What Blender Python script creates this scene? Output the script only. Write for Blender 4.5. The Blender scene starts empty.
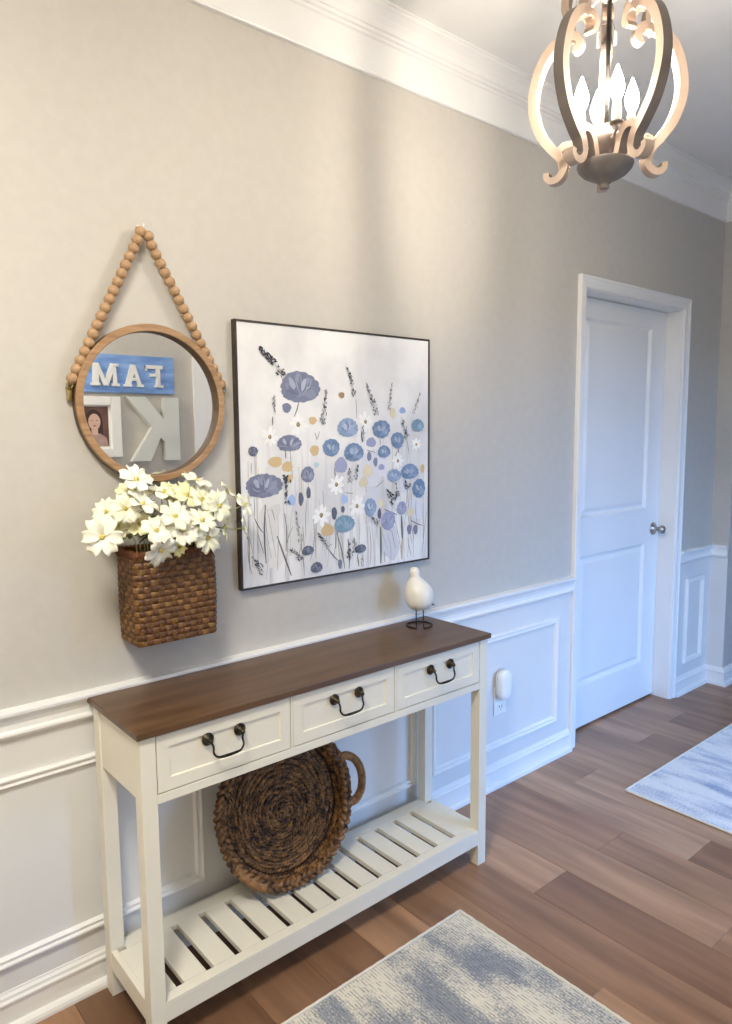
import bpy, bmesh, math, random
from mathutils import Vector, Matrix
R = math.radians
PI = math.pi
scene = bpy.context.scene
COL = scene.collection

# ------------------------------------------------------------------ camera
cam_d = bpy.data.cameras.new('camera'); cam = bpy.data.objects.new('camera', cam_d); COL.objects.link(cam)
fw = Vector((0.64289179, 0.75771721, -0.11204813)); rt = Vector((0.76193662, -0.64760617, -0.00767117)); up = Vector((0.07837564, 0.08044184, 0.99367317))
M3 = Matrix((rt, up, -fw)).transposed()
cam.matrix_world = Matrix.Translation((-0.16031804, -1.79738712, 1.44799696)) @ M3.to_4x4()
cam_d.sensor_fit = 'AUTO'; cam_d.sensor_width = 36.0; cam_d.lens = 716.61 * 36.0 / 1024.0
cam_d.clip_start = 0.02
scene.camera = cam

# ------------------------------------------------------------------ sky, daylight through the entrance glass, hall light, exposure
world = bpy.data.worlds.new('sky'); scene.world = world; world.use_nodes = True
bg = world.node_tree.nodes['Background']
bg.inputs['Strength'].default_value = 12.5
_wn = world.node_tree.nodes; _wl = world.node_tree.links
_tc = _wn.new('ShaderNodeTexCoord'); _sx = _wn.new('ShaderNodeSeparateXYZ'); _mr = _wn.new('ShaderNodeMapRange'); _mc = _wn.new('ShaderNodeMix'); _mc.data_type = 'RGBA'
_mr.inputs['From Min'].default_value = -0.03; _mr.inputs['From Max'].default_value = 0.03
_wl.new(_tc.outputs['Generated'], _sx.inputs[0]); _wl.new(_sx.outputs['Z'], _mr.inputs['Value']); _wl.new(_mr.outputs[0], _mc.inputs['Factor'])
_mc.inputs['A'].default_value = (0.075, 0.08, 0.08, 1)        # ground outside
_mc.inputs['B'].default_value = (0.22, 0.48, 1.0, 1)          # open sky
_wl.new(_mc.outputs['Result'], bg.inputs['Color'])
def light(name, kind, loc, energy, color, rot=(0, 0, 0), size=None, size_y=None):
    d = bpy.data.lights.new(name, kind); d.energy = energy; d.color = color
    o = bpy.data.objects.new(name, d); COL.objects.link(o); o.location = loc; o.rotation_euler = rot
    if kind == 'AREA':
        d.shape = 'RECTANGLE'; d.size = size; d.size_y = size_y or size
    elif size: d.shadow_soft_size = size
    return o
YO = -1.96                      # opposite wall of the hall
WX0, WX1, WZ0, WZ1 = 2.10, 3.25, 0.10, 1.95
VD = 0.55                       # depth of the added recess whose sides cut off slanting daylight
p = light('entrance_daylight_portal', 'AREA', ((WX0 + WX1) / 2, YO - VD - 0.09, (WZ0 + WZ1) / 2), 1, (1, 1, 1), (R(90), 0, 0), WX1 - WX0, WZ1 - WZ0)
p.data.cycles.is_portal = True
light('hall_ceiling_light', 'AREA', (-0.35, -1.35, 2.715), 42, (1.0, 0.94, 0.82), (0, 0, 0), 0.5, 0.5)
vs = scene.view_settings
vs.view_transform = 'Standard'; vs.look = 'None'; vs.gamma = 1.0; vs.use_curve_mapping = False
vs.exposure = 0.50
BULB = 200.0

# ------------------------------------------------------------------ materials
def mat(name, col, rough=0.5, metal=0.0, col2=None, scale=8.0, stretch=(1, 1, 1), detail=4.0, lo=0.35, hi=0.65,
        bump=0.0, bscale=None, coord='Object', spec=0.5, rnd=False, tint=False, emit=None, estr=0.0):
    m = bpy.data.materials.new(name); m.use_nodes = True
    nt = m.node_tree; N = nt.nodes; L = nt.links; b = N['Principled BSDF']
    b.inputs['Base Color'].default_value = (*col, 1); b.inputs['Roughness'].default_value = rough
    b.inputs['Metallic'].default_value = metal; b.inputs['Specular IOR Level'].default_value = spec
    if emit:
        b.inputs['Emission Color'].default_value = (*emit, 1); b.inputs['Emission Strength'].default_value = estr
    if col2 or bump or tint:
        tc = N.new('ShaderNodeTexCoord'); mp = N.new('ShaderNodeMapping'); mp.inputs['Scale'].default_value = stretch
        src = tc.outputs[coord]
        if rnd:
            oi = N.new('ShaderNodeObjectInfo'); ml = N.new('ShaderNodeMath'); ml.operation = 'MULTIPLY'; ml.inputs[1].default_value = 57.0
            L.new(oi.outputs['Random'], ml.inputs[0]); ad = N.new('ShaderNodeVectorMath'); ad.operation = 'ADD'
            L.new(src, ad.inputs[0]); L.new(ml.outputs[0], ad.inputs[1]); src = ad.outputs[0]
        L.new(src, mp.inputs['Vector'])
        nz = N.new('ShaderNodeTexNoise'); nz.inputs['Scale'].default_value = scale; nz.inputs['Detail'].default_value = detail
        L.new(mp.outputs[0], nz.inputs['Vector'])
        out = None
        if col2:
            rp = N.new('ShaderNodeValToRGB'); e = rp.color_ramp.elements
            e[0].position = lo; e[0].color = (*col, 1); e[1].position = hi; e[1].color = (*col2, 1)
            L.new(nz.outputs['Fac'], rp.inputs[0]); out = rp.outputs[0]
        if tint:
            oi2 = N.new('ShaderNodeObjectInfo'); mx = N.new('ShaderNodeMix'); mx.data_type = 'RGBA'; mx.blend_type = 'MULTIPLY'
            mx.inputs['Factor'].default_value = 1.0
            if out: L.new(out, mx.inputs['A'])
            else: mx.inputs['A'].default_value = (*col, 1)
            L.new(oi2.outputs['Color'], mx.inputs['B']); out = mx.outputs['Result']
        if out: L.new(out, b.inputs['Base Color'])
        if bump:
            src2 = nz.outputs['Fac']
            if bscale:
                n2 = N.new('ShaderNodeTexNoise'); n2.inputs['Scale'].default_value = bscale; n2.inputs['Detail'].default_value = 3
                L.new(mp.outputs[0], n2.inputs['Vector']); src2 = n2.outputs['Fac']
            bp = N.new('ShaderNodeBump'); bp.inputs['Strength'].default_value = bump; bp.inputs['Distance'].default_value = 0.002
            L.new(src2, bp.inputs['Height']); L.new(bp.outputs[0], b.inputs['Normal'])
    return m

WALL = mat('greige_wall_paint', (0.535, 0.51, 0.465), 0.75, col2=(0.555, 0.53, 0.485), scale=30, bump=0.05, bscale=500)
WHITE = mat('white_trim_paint', (0.83, 0.83, 0.82), 0.38, col2=(0.85, 0.85, 0.84), scale=6)
WAIN = mat('white_wainscot_paint', (0.72, 0.72, 0.71), 0.5, col2=(0.74, 0.74, 0.73), scale=6, bump=0.03, bscale=300)
CEIL = mat('ceiling_paint', (0.80, 0.80, 0.79), 0.85, col2=(0.82, 0.82, 0.81), scale=10)
DOORW = mat('white_door_paint', (0.82, 0.83, 0.84), 0.4, col2=(0.84, 0.85, 0.86), scale=5)
CREAM = mat('cream_table_paint', (0.78, 0.745, 0.635), 0.42, col2=(0.80, 0.765, 0.655), scale=5)
PLANK = mat('vinyl_plank_wood', (0.66, 0.62, 0.60), 0.36, col2=(1.22, 1.20, 1.17), scale=2.6, stretch=(7, 0.7, 1), detail=6, lo=0.3, hi=0.7, bump=0.06, bscale=14, rnd=True, tint=True)
SUB = mat('floor_underlay', (0.07, 0.045, 0.03), 0.8, col2=(0.08, 0.05, 0.035))
TOPW = mat('stained_table_top', (0.088, 0.044, 0.019), 0.34, col2=(0.135, 0.072, 0.032), scale=2.5, stretch=(1.2, 14, 14), detail=6, bump=0.05, bscale=16)
BRONZE = mat('oil_rubbed_bronze', (0.035, 0.03, 0.024), 0.35, 0.9, col2=(0.12, 0.095, 0.06), scale=60, lo=0.45, hi=0.75)
IRON = mat('black_wire_iron', (0.018, 0.017, 0.016), 0.45, 0.6, col2=(0.03, 0.028, 0.026), scale=40)
OAKD = mat('mirror_dark_sides', (0.07, 0.036, 0.016), 0.5, col2=(0.10, 0.052, 0.024), scale=6)  # darker brown for the inner and outer frame walls
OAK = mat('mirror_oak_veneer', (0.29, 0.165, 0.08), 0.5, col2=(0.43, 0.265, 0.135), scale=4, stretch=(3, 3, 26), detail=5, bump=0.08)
BEADW = mat('natural_wood_bead', (0.37, 0.225, 0.12), 0.5, col2=(0.47, 0.30, 0.165), scale=70, stretch=(1, 1, 4), rnd=True)
GLASSM = mat('mirror_silver', (0.93, 0.94, 0.93), 0.0, 1.0, col2=(0.94, 0.945, 0.935), scale=1)
BRASS = mat('aged_brass', (0.42, 0.31, 0.12), 0.35, 1.0, col2=(0.5, 0.38, 0.17), scale=50)
TWINE = mat('jute_cord', (0.45, 0.36, 0.22), 0.8, col2=(0.55, 0.45, 0.3), scale=200)
CLIP = mat('clear_wall_hook', (0.85, 0.85, 0.83), 0.25, col2=(0.88, 0.88, 0.86))
FRAMEB = mat('dark_walnut_frame', (0.028, 0.018, 0.010), 0.4, col2=(0.05, 0.032, 0.018), scale=4, stretch=(10, 10, 10))
SPLINTD = mat('dark_red_brown_splint', (0.075, 0.027, 0.008), 0.5, col2=(0.13, 0.052, 0.015), scale=40, rnd=True)
SPLINT = mat('brown_basket_splint', (0.085, 0.036, 0.009), 0.45, col2=(0.23, 0.115, 0.028), scale=38, stretch=(1, 1, 1.6), lo=0.38, hi=0.62, bump=0.1, bscale=160, rnd=True)
SPLINTR = mat('red_brown_rim_splint', (0.10, 0.032, 0.010), 0.5, col2=(0.17, 0.06, 0.02), scale=60, rnd=True)
SEAG = mat('brown_seagrass', (0.030, 0.012, 0.004), 0.5, col2=(0.30, 0.15, 0.052), scale=48, lo=0.36, hi=0.68, bump=0.3, bscale=300, rnd=True)
SEAGD = mat('dark_seagrass_backing', (0.03, 0.014, 0.006), 0.8, col2=(0.05, 0.024, 0.01), scale=40)
SEAGL = mat('tan_seagrass_twine', (0.20, 0.095, 0.032), 0.65, col2=(0.36, 0.19, 0.075), scale=60, lo=0.35, hi=0.65, bump=0.2, bscale=300)
PETAL = mat('cream_white_petal', (0.84, 0.83, 0.66), 0.6, col2=(0.91, 0.90, 0.80), scale=25, rnd=True, tint=True)
YCENT = mat('yellow_flower_centre', (0.62, 0.50, 0.10), 0.7, col2=(0.75, 0.66, 0.25), scale=200)
STEMG = mat('green_flower_stem', (0.30, 0.33, 0.12), 0.6, col2=(0.42, 0.44, 0.2), scale=40)
LEAFG = mat('green_leaf', (0.075, 0.105, 0.025), 0.55, col2=(0.17, 0.20, 0.055), scale=40, rnd=True)
CERAM = mat('white_ceramic', (0.82, 0.80, 0.72), 0.3, col2=(0.84, 0.82, 0.75), scale=20)
PLAST = mat('white_plastic', (0.84, 0.85, 0.84), 0.35, col2=(0.86, 0.87, 0.86))
DARKP = mat('dark_slot', (0.03, 0.03, 0.03), 0.6, col2=(0.04, 0.04, 0.04))
NICKEL = mat('satin_nickel', (0.42, 0.40, 0.37), 0.28, 1.0, col2=(0.5, 0.48, 0.45), scale=30)
CHWOOD = mat('weathered_white_oak', (0.42, 0.325, 0.255), 0.6, col2=(0.53, 0.42, 0.34), scale=6, stretch=(4, 4, 1), detail=5, rnd=True)
CHDARK = mat('charcoal_wood_edge', (0.15, 0.125, 0.11), 0.6, col2=(0.21, 0.18, 0.16), scale=10)
CHMET = mat('rust_grey_metal', (0.17, 0.15, 0.14), 0.6, 0.1, col2=(0.24, 0.21, 0.195), scale=25)
BULBM = mat('lit_candle_bulb', (1, 0.95, 0.85), 0.3, emit=(1.0, 0.89, 0.74), estr=BULB)
SLEEVE = mat('grey_candle_sleeve', (0.16, 0.145, 0.13), 0.5, col2=(0.2, 0.18, 0.165))
GLINTP = bpy.data.materials.new('clear_glint_prism'); GLINTP.use_nodes = True
_b = GLINTP.node_tree.nodes['Principled BSDF']; _b.inputs['Base Color'].default_value = (0.95, 0.96, 1, 1); _b.inputs['Roughness'].default_value = 0.08; _b.inputs['Transmission Weight'].default_value = 0.5
BLUES = mat('blue_washed_board', (0.13, 0.27, 0.62), 0.6, col2=(0.28, 0.45, 0.80), scale=5, stretch=(1, 1, 5), detail=6)
LETW = mat('white_letter_paint', (0.80, 0.80, 0.78), 0.5, col2=(0.83, 0.83, 0.81))
GREYL = mat('pale_grey_letter_paint', (0.66, 0.68, 0.64), 0.5, col2=(0.70, 0.71, 0.68))
SKIN = mat('photo_print_skin', (0.62, 0.40, 0.32), 0.5, col2=(0.68, 0.45, 0.36), scale=30)
PRINTB = mat('photo_print_brown', (0.10, 0.045, 0.035), 0.5, col2=(0.17, 0.08, 0.06), scale=14)
PRINTH = mat('photo_print_hair', (0.035, 0.016, 0.012), 0.5, col2=(0.06, 0.03, 0.02), scale=20)
PRINTC = mat('photo_print_blouse', (0.36, 0.24, 0.21), 0.5, col2=(0.44, 0.30, 0.27), scale=30)
PANE = bpy.data.materials.new('window_glass'); PANE.use_nodes = True
_n = PANE.node_tree; _n.nodes.clear()
_o = _n.nodes.new('ShaderNodeOutputMaterial'); _t = _n.nodes.new('ShaderNodeBsdfTransparent'); _g = _n.nodes.new('ShaderNodeBsdfGlossy'); _m = _n.nodes.new('ShaderNodeMixShader')
_g.inputs['Roughness'].default_value = 0.02; _m.inputs[0].default_value = 0.06
_n.links.new(_t.outputs[0], _m.inputs[1]); _n.links.new(_g.outputs[0], _m.inputs[2]); _n.links.new(_m.outputs[0], _o.inputs[0])

def rug_material(name, blue, dark, cream, sx, lo, hi, amt):
    m = bpy.data.materials.new(name); m.use_nodes = True; nt = m.node_tree; N = nt.nodes; L = nt.links; b = N['Principled BSDF']
    b.inputs['Roughness'].default_value = 0.95; b.inputs['Specular IOR Level'].default_value = 0.1
    tc = N.new('ShaderNodeTexCoord')
    def noise(scale, st, det):
        mp = N.new('ShaderNodeMapping'); mp.inputs['Scale'].default_value = st; L.new(tc.outputs['Object'], mp.inputs['Vector'])
        n = N.new('ShaderNodeTexNoise'); n.inputs['Scale'].default_value = scale; n.inputs['Detail'].default_value = det; L.new(mp.outputs[0], n.inputs['Vector']); return n.outputs['Fac']
    def mth(op, a, c=None, v=None):
        n = N.new('ShaderNodeMath'); n.operation = op; L.new(a, n.inputs[0])
        if c is not None: L.new(c, n.inputs[1])
        if v is not None: n.inputs[1].default_value = v
        return n.outputs[0]
    blot = noise(1.0, sx, 3.5)                       # dyed patches, drawn out across the rug
    fleck = noise(1.0, (290, 130, 1), 2)              # single stitches
    dash = noise(1.0, (130, 42, 1), 1)               # broken dark yarn in rows
    sx_ = N.new('ShaderNodeSeparateXYZ'); L.new(tc.outputs['Object'], sx_.inputs[0])
    row = mth('ABSOLUTE', mth('SINE', mth('MULTIPLY', sx_.outputs['X'], v=PI / 0.0088)))
    a = mth('MULTIPLY', mth('SUBTRACT', fleck, v=0.5), v=0.42)
    s = mth('ADD', blot, a)
    r1 = N.new('ShaderNodeValToRGB'); e = r1.color_ramp.elements
    e[0].position = lo; e[0].color = (*cream, 1); e[1].position = hi; e[1].color = (*blue, 1)
    L.new(s, r1.inputs[0])
    rr = N.new('ShaderNodeMapRange'); rr.inputs['From Min'].default_value = 0.62; rr.inputs['From Max'].default_value = 0.15; L.new(row, rr.inputs['Value'])
    r2 = N.new('ShaderNodeValToRGB'); e = r2.color_ramp.elements; e[0].position = 0.44; e[0].color = (0, 0, 0, 1); e[1].position = 0.56; e[1].color = (1, 1, 1, 1)
    L.new(dash, r2.inputs[0])
    dk_ = mth('MULTIPLY', r2.outputs[0], rr.outputs[0])
    mx = N.new('ShaderNodeMix'); mx.data_type = 'RGBA'; L.new(mth('MULTIPLY', dk_, v=amt), mx.inputs['Factor'])
    L.new(r1.outputs[0], mx.inputs['A']); mx.inputs['B'].default_value = (*dark, 1)
    L.new(mx.outputs['Result'], b.inputs['Base Color'])
    bp = N.new('ShaderNodeBump'); bp.inputs['Strength'].default_value = 0.5; bp.inputs['Distance'].default_value = 0.003
    L.new(fleck, bp.inputs['Height']); L.new(bp.outputs[0], b.inputs['Normal'])
    return m
RUG1 = rug_material('woven_rug_blue_cream', (0.26, 0.285, 0.335), (0.10, 0.11, 0.13), (0.72, 0.68, 0.59), (8.0, 3.0, 1), 0.44, 0.58, 0.75)
RUG2 = rug_material('woven_rug_pale_blue', (0.27, 0.33, 0.47), (0.34, 0.38, 0.47), (0.78, 0.77, 0.76), (10.0, 2.6, 1), 0.48, 0.69, 0.35)
RUGB = mat('rug_binding_cream', (0.70, 0.67, 0.60), 0.9, col2=(0.76, 0.73, 0.66), scale=300)

# canvas: off-white with grey washes and vertical drips towards the bottom
CANVAS = bpy.data.materials.new('painted_canvas'); CANVAS.use_nodes = True
nt = CANVAS.node_tree; N = nt.nodes; L = nt.links; b = N['Principled BSDF']; b.inputs['Roughness'].default_value = 0.55
tc = N.new('ShaderNodeTexCoord'); sp = N.new('ShaderNodeSeparateXYZ'); L.new(tc.outputs['Object'], sp.inputs[0])
mp = N.new('ShaderNodeMapping'); mp.inputs['Scale'].default_value = (5, 1, 4); L.new(tc.outputs['Object'], mp.inputs[0])
n1 = N.new('ShaderNodeTexNoise'); n1.inputs['Scale'].default_value = 1; n1.inputs['Detail'].default_value = 5; L.new(mp.outputs[0], n1.inputs[0])
r1 = N.new('ShaderNodeValToRGB'); e = r1.color_ramp.elements; e[0].position = 0.42; e[0].color = (0.84, 0.835, 0.825, 1); e[1].position = 0.68; e[1].color = (0.66, 0.66, 0.675, 1); L.new(n1.outputs[0], r1.inputs[0])
mp2 = N.new('ShaderNodeMapping'); mp2.inputs['Scale'].default_value = (34, 1, 3.0); L.new(tc.outputs['Object'], mp2.inputs[0])
n2 = N.new('ShaderNodeTexNoise'); n2.inputs['Scale'].default_value = 1; n2.inputs['Detail'].default_value = 3; L.new(mp2.outputs[0], n2.inputs[0])
r2 = N.new('ShaderNodeValToRGB'); e = r2.color_ramp.elements; e[0].position = 0.5; e[0].color = (0, 0, 0, 1); e[1].position = 0.72; e[1].color = (1, 1, 1, 1); L.new(n2.outputs[0], r2.inputs[0])
mr = N.new('ShaderNodeMapRange'); mr.inputs['From Min'].default_value = 0.12; mr.inputs['From Max'].default_value = -0.25; L.new(sp.outputs['Z'], mr.inputs['Value'])
mu = N.new('ShaderNodeMath'); mu.operation = 'MULTIPLY'; L.new(r2.outputs[0], mu.inputs[0]); L.new(mr.outputs[0], mu.inputs[1])
mx = N.new('ShaderNodeMix'); mx.data_type = 'RGBA'; L.new(mu.outputs[0], mx.inputs['Factor']); L.new(r1.outputs[0], mx.inputs['A']); mx.inputs['B'].default_value = (0.52, 0.52, 0.55, 1)
L.new(mx.outputs['Result'], b.inputs['Base Color'])
PAINT = bpy.data.materials.new('acrylic_paint'); PAINT.use_nodes = True
nt = PAINT.node_tree; b = nt.nodes['Principled BSDF']; b.inputs['Roughness'].default_value = 0.5
at_ = nt.nodes.new('ShaderNodeAttribute'); at_.attribute_name = 'paint'; nt.links.new(at_.outputs['Color'], b.inputs['Base Color'])

# ------------------------------------------------------------------ mesh helpers
def worigin(p):
    v = Vector((0, 0, 0))
    while p is not None:
        v += p.location; p = p.parent
    return v
def link_mesh(name, me, m, parent=None, loc=None):
    o = bpy.data.objects.new(name, me); COL.objects.link(o)
    if m is not None and not me.materials: me.materials.append(m)
    if parent is not None: o.parent = parent
    if loc is not None: o.location = loc
    return o
def obj(name, bm, m, parent=None, smooth=False, origin=None):
    """bm holds world coordinates; a part is stored relative to its parent"""
    me = bpy.data.meshes.new(name)
    po = worigin(parent)
    o_ = Vector(origin) if origin is not None else (po if parent is not None else Vector((0, 0, 0)))
    for v in bm.verts: v.co -= o_
    bmesh.ops.recalc_face_normals(bm, faces=bm.faces[:])
    if smooth:
        for f in bm.faces: f.smooth = True
    bm.to_mesh(me); bm.free()
    return link_mesh(name, me, m, parent, o_ - po)
def thing(name, label, cat, loc, group=None):
    o = bpy.data.objects.new(name, None); COL.objects.link(o); o.location = loc; o.empty_display_size = 0.05
    tag(o, label, cat, group); return o
def tag(o, label, cat, group=None):
    o['label'] = label; o['category'] = cat
    if group: o['group'] = group
    return o
def struct(o, label=None):
    o['kind'] = 'structure'
    if label: o['label'] = label
    return o
def B(): return bmesh.new()
def box(bm, x0, x1, y0, y1, z0, z1, bev=0.0):
    t = bmesh.new()
    vs = [t.verts.new((x, y, z)) for z in (z0, z1) for y in (y0, y1) for x in (x0, x1)]
    for f in ((0, 2, 3, 1), (4, 5, 7, 6), (0, 1, 5, 4), (2, 6, 7, 3), (0, 4, 6, 2), (1, 3, 7, 5)): t.faces.new([vs[i] for i in f])
    if bev: bmesh.ops.bevel(t, geom=t.edges[:], offset=bev, segments=2, profile=0.6, affect='EDGES')
    merge(bm, t); return bm
def merge(bm, t):
    me = bpy.data.meshes.new('tmp'); t.to_mesh(me); t.free(); bm.from_mesh(me); bpy.data.meshes.remove(me)
def loft(bm, rings, closed=True, cap=True):
    vr = [[bm.verts.new(p) for p in r] for r in rings]; n = len(rings[0])
    for a, c in zip(vr, vr[1:]):
        for i in range(n if closed else n - 1):
            j = (i + 1) % n; bm.faces.new((a[i], a[j], c[j], c[i]))
    if cap and closed:
        bm.faces.new(vr[0]); bm.faces.new(list(reversed(vr[-1])))
    return bm
def tube(bm, pts, rad, n=8, closed=False, cap=True):
    pts = [Vector(q) for q in pts]; m = len(pts)
    rf = rad if callable(rad) else (lambda t: rad)
    rings = []; prev = None
    for i, q in enumerate(pts):
        a = pts[(i - 1) % m] if (closed or i > 0) else q; c = pts[(i + 1) % m] if (closed or i < m - 1) else q
        t = (c - a).normalized()
        if prev is None:
            w = Vector((0, 0, 1)) if abs(t.z) < 0.9 else Vector((1, 0, 0)); u_ = t.cross(w).normalized()
        else: u_ = (prev - t * prev.dot(t)).normalized()
        prev = u_; v_ = t.cross(u_); r = rf(i / max(1, m - 1))
        rings.append([q + (u_ * math.cos(2 * PI * k / n) + v_ * math.sin(2 * PI * k / n)) * r for k in range(n)])
    if closed:
        vr = [[bm.verts.new(p_) for p_ in r] for r in rings]
        for i in range(m):
            a, c = vr[i], vr[(i + 1) % m]
            for k in range(n): bm.faces.new((a[k], a[(k + 1) % n], c[(k + 1) % n], c[k]))
    else: loft(bm, rings, True, cap)
    return bm
def lathe(bm, prof, c, n=24, axis='z'):
    """prof: (r, h) list; revolve about the axis through c"""
    c = Vector(c); rings = []
    for r, h in prof:
        r = max(r, 1e-4); ring = []
        for k in range(n):
            a = 2 * PI * k / n; x, y = r * math.cos(a), r * math.sin(a)
            ring.append(c + (Vector((x, y, h)) if axis == 'z' else Vector((x, -h, y))))
        rings.append(ring)
    return loft(bm, rings)
def ball(bm, c, r, n=12, m=8, sc=(1, 1, 1)):
    c = Vector(c); rings = []
    for i in range(m + 1):
        t = PI * i / m; rr = max(math.sin(t), 1e-3) * r
        rings.append([c + Vector((rr * math.cos(2 * PI * k / n) * sc[0], rr * math.sin(2 * PI * k / n) * sc[1], -math.cos(t) * r * sc[2])) for k in range(n)])
    return loft(bm, rings)
def sweep_plan(bm, path, prof):
    """path: plan points, room on the right-hand side (-y when going +x); prof: (d, z) closed polygon, d = distance off the wall"""
    P = [Vector((a, c)) for a, c in path]; rings = []
    for i, q in enumerate(P):
        n0 = n1 = None
        if i > 0: t = (q - P[i - 1]).normalized(); n0 = Vector((t.y, -t.x))
        if i < len(P) - 1: t = (P[i + 1] - q).normalized(); n1 = Vector((t.y, -t.x))
        if n0 is None: nn = n1
        elif n1 is None: nn = n0
        else: nn = n0 + n1; nn = nn / max(1e-6, nn.dot(n0))
        rings.append([Vector((q.x + nn.x * d, q.y + nn.y * d, z)) for d, z in prof])
    return loft(bm, rings)
def spline(pts, n=8):
    pts = [Vector(q) for q in pts]; out = []
    for i in range(len(pts) - 1):
        p0 = pts[max(i - 1, 0)]; p1 = pts[i]; p2 = pts[i + 1]; p3 = pts[min(i + 2, len(pts) - 1)]
        for k in range(n):
            t = k / n; out.append(0.5 * ((2 * p1) + (p2 - p0) * t + (2 * p0 - 5 * p1 + 4 * p2 - p3) * t * t + (3 * p1 - p0 - 3 * p2 + p3) * t ** 3))
    out.append(pts[-1]); return out

# ================================================================== THE SETTING
XL, XR, H = -2.2, 5.6, 2.74
JX, JY = 3.922, -0.10                 # the wall steps out beyond the door
DX0, DX1, DH = 2.612, 3.484, 2.045    # door opening
bm = B()
box(bm, XL, DX0 - 0.02, 0, 0.16, 0, H); box(bm, DX1 + 0.02, JX, 0, 0.16, 0, H); box(bm, DX0 - 0.02, DX1 + 0.02, 0, 0.16, DH + 0.02, H)
wall_back = struct(obj('wall_back', bm, WALL), 'greige painted wall with white wainscot behind the console table')
struct(obj('wall_light_stop', box(B(), DX0 - 0.1, DX1 + 0.1, 0.162, 0.2, 0, DH + 0.1), WALL))  # added unseen plate behind the door, keeps sky light from leaking in
struct(obj('wall_step', box(B(), JX, XR, JY, 0.16, 0, H), WALL), 'short stepped-out wall beyond the white door')
struct(obj('wall_right', box(B(), XR, XR + 0.12, YO - 0.12, 0.2, 0, H), WALL))
struct(obj('wall_left', box(B(), XL - 0.12, XL, YO - 0.12, 0.2, 0, H), WALL))
bm = B()
box(bm, XL, WX0 - 0.02, YO - 0.14, YO, 0, H); box(bm, WX1 + 0.02, XR, YO - 0.14, YO, 0, H)
box(bm, WX0 - 0.02, WX1 + 0.02, YO - 0.14, YO, WZ1 + 0.02, H)
struct(obj('wall_front', bm, WALL), 'greige wall seen reflected in the round mirror')
struct(obj('ceiling', box(B(), XL, XR, YO - 0.12, 0.16, H, H + 0.1), CEIL), 'smooth white ceiling')
# wainscot faces (white boards on the lower wall)
ZC = 0.803
def wains(x0, x1):
    return obj('wainscot_panel', box(B(), x0, x1, -0.004, -0.0002, 0.02, ZC - 0.02), WAIN, wall_back)
wains(XL, DX0 - 0.05); wains(DX1 + 0.05, JX)
obj('wainscot_panel', box(B(), JX - 0.004, JX - 0.0002, JY, -0.004, 0.02, ZC - 0.02), WAIN, wall_back)
# floor of planks running towards the wall
floor = struct(obj('floor', box(B(), XL, XR, YO - 0.12, 0.16, -0.06, -0.006), SUB), 'brown wood-look plank floor')
PW = 0.178; rng = random.Random(11)
JOINT = {-1: -0.527, 0: -1.0, 2: -0.761, 8: -0.153, 6: -0.177, -2: -1.45, 1: -1.75, 3: -1.42, 4: -0.52, 5: -1.15, 7: -0.98, -3: -0.88, -4: -0.24, -5: -1.2, -6: -0.62, -7: -0.95}
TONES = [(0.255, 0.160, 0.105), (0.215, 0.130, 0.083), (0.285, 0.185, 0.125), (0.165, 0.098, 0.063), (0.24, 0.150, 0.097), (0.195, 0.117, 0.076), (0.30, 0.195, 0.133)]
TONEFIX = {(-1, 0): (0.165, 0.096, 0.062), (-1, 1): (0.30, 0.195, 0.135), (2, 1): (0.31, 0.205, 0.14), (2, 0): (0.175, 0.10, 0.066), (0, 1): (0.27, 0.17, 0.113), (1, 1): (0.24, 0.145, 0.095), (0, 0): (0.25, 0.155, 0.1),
           (8, 0): (0.185, 0.113, 0.075), (-9, 1): (0.22, 0.135, 0.085), (-9, 0): (0.20, 0.125, 0.08), (-8, 1): (0.11, 0.063, 0.038), (-8, 0): (0.12, 0.07, 0.043), (-7, 1): (0.12, 0.068, 0.042), (-7, 0): (0.16, 0.095, 0.06), (-6, 1): (0.15, 0.088, 0.055), (-6, 0): (0.21, 0.13, 0.083), (-5, 1): (0.13, 0.075, 0.046), (-5, 0): (0.17, 0.10, 0.064), (-4, 1): (0.17, 0.10, 0.064), (-3, 1): (0.19, 0.115, 0.073), (-2, 1): (0.2, 0.122, 0.08), (4, 1): (0.28, 0.18, 0.12), (5, 1): (0.22, 0.14, 0.093), (7, 1): (0.26, 0.165, 0.11), (8, 1): (0.25, 0.16, 0.11), (6, 0): (0.18, 0.11, 0.074), (6, 1): (0.28, 0.18, 0.125)}  # own plank tones; the table's shadow is also put into those near it
plank_cache = {}
def plank(x0, y0, y1, tone):
    ln = round(y1 - y0, 3); w_ = PW - 0.0008
    if ln not in plank_cache:
        bm = box(B(), -w_ / 2, w_ / 2, -ln / 2 + 0.0004, ln / 2 - 0.0004, -0.006, 0.0, 0.0)
        bmesh.ops.bevel(bm, geom=[e_ for e_ in bm.edges if all(v.co.z > -0.001 for v in e_.verts)], offset=0.0008, segments=1, affect='EDGES')
        me = bpy.data.meshes.new('plank'); bm.to_mesh(me); bm.free(); me.materials.append(PLANK); plank_cache[ln] = me
    o = bpy.data.objects.new('plank', plank_cache[ln]); COL.objects.link(o); o.parent = floor
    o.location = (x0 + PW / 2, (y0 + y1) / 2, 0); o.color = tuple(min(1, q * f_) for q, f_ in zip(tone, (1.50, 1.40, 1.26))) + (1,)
k = -20
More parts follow.
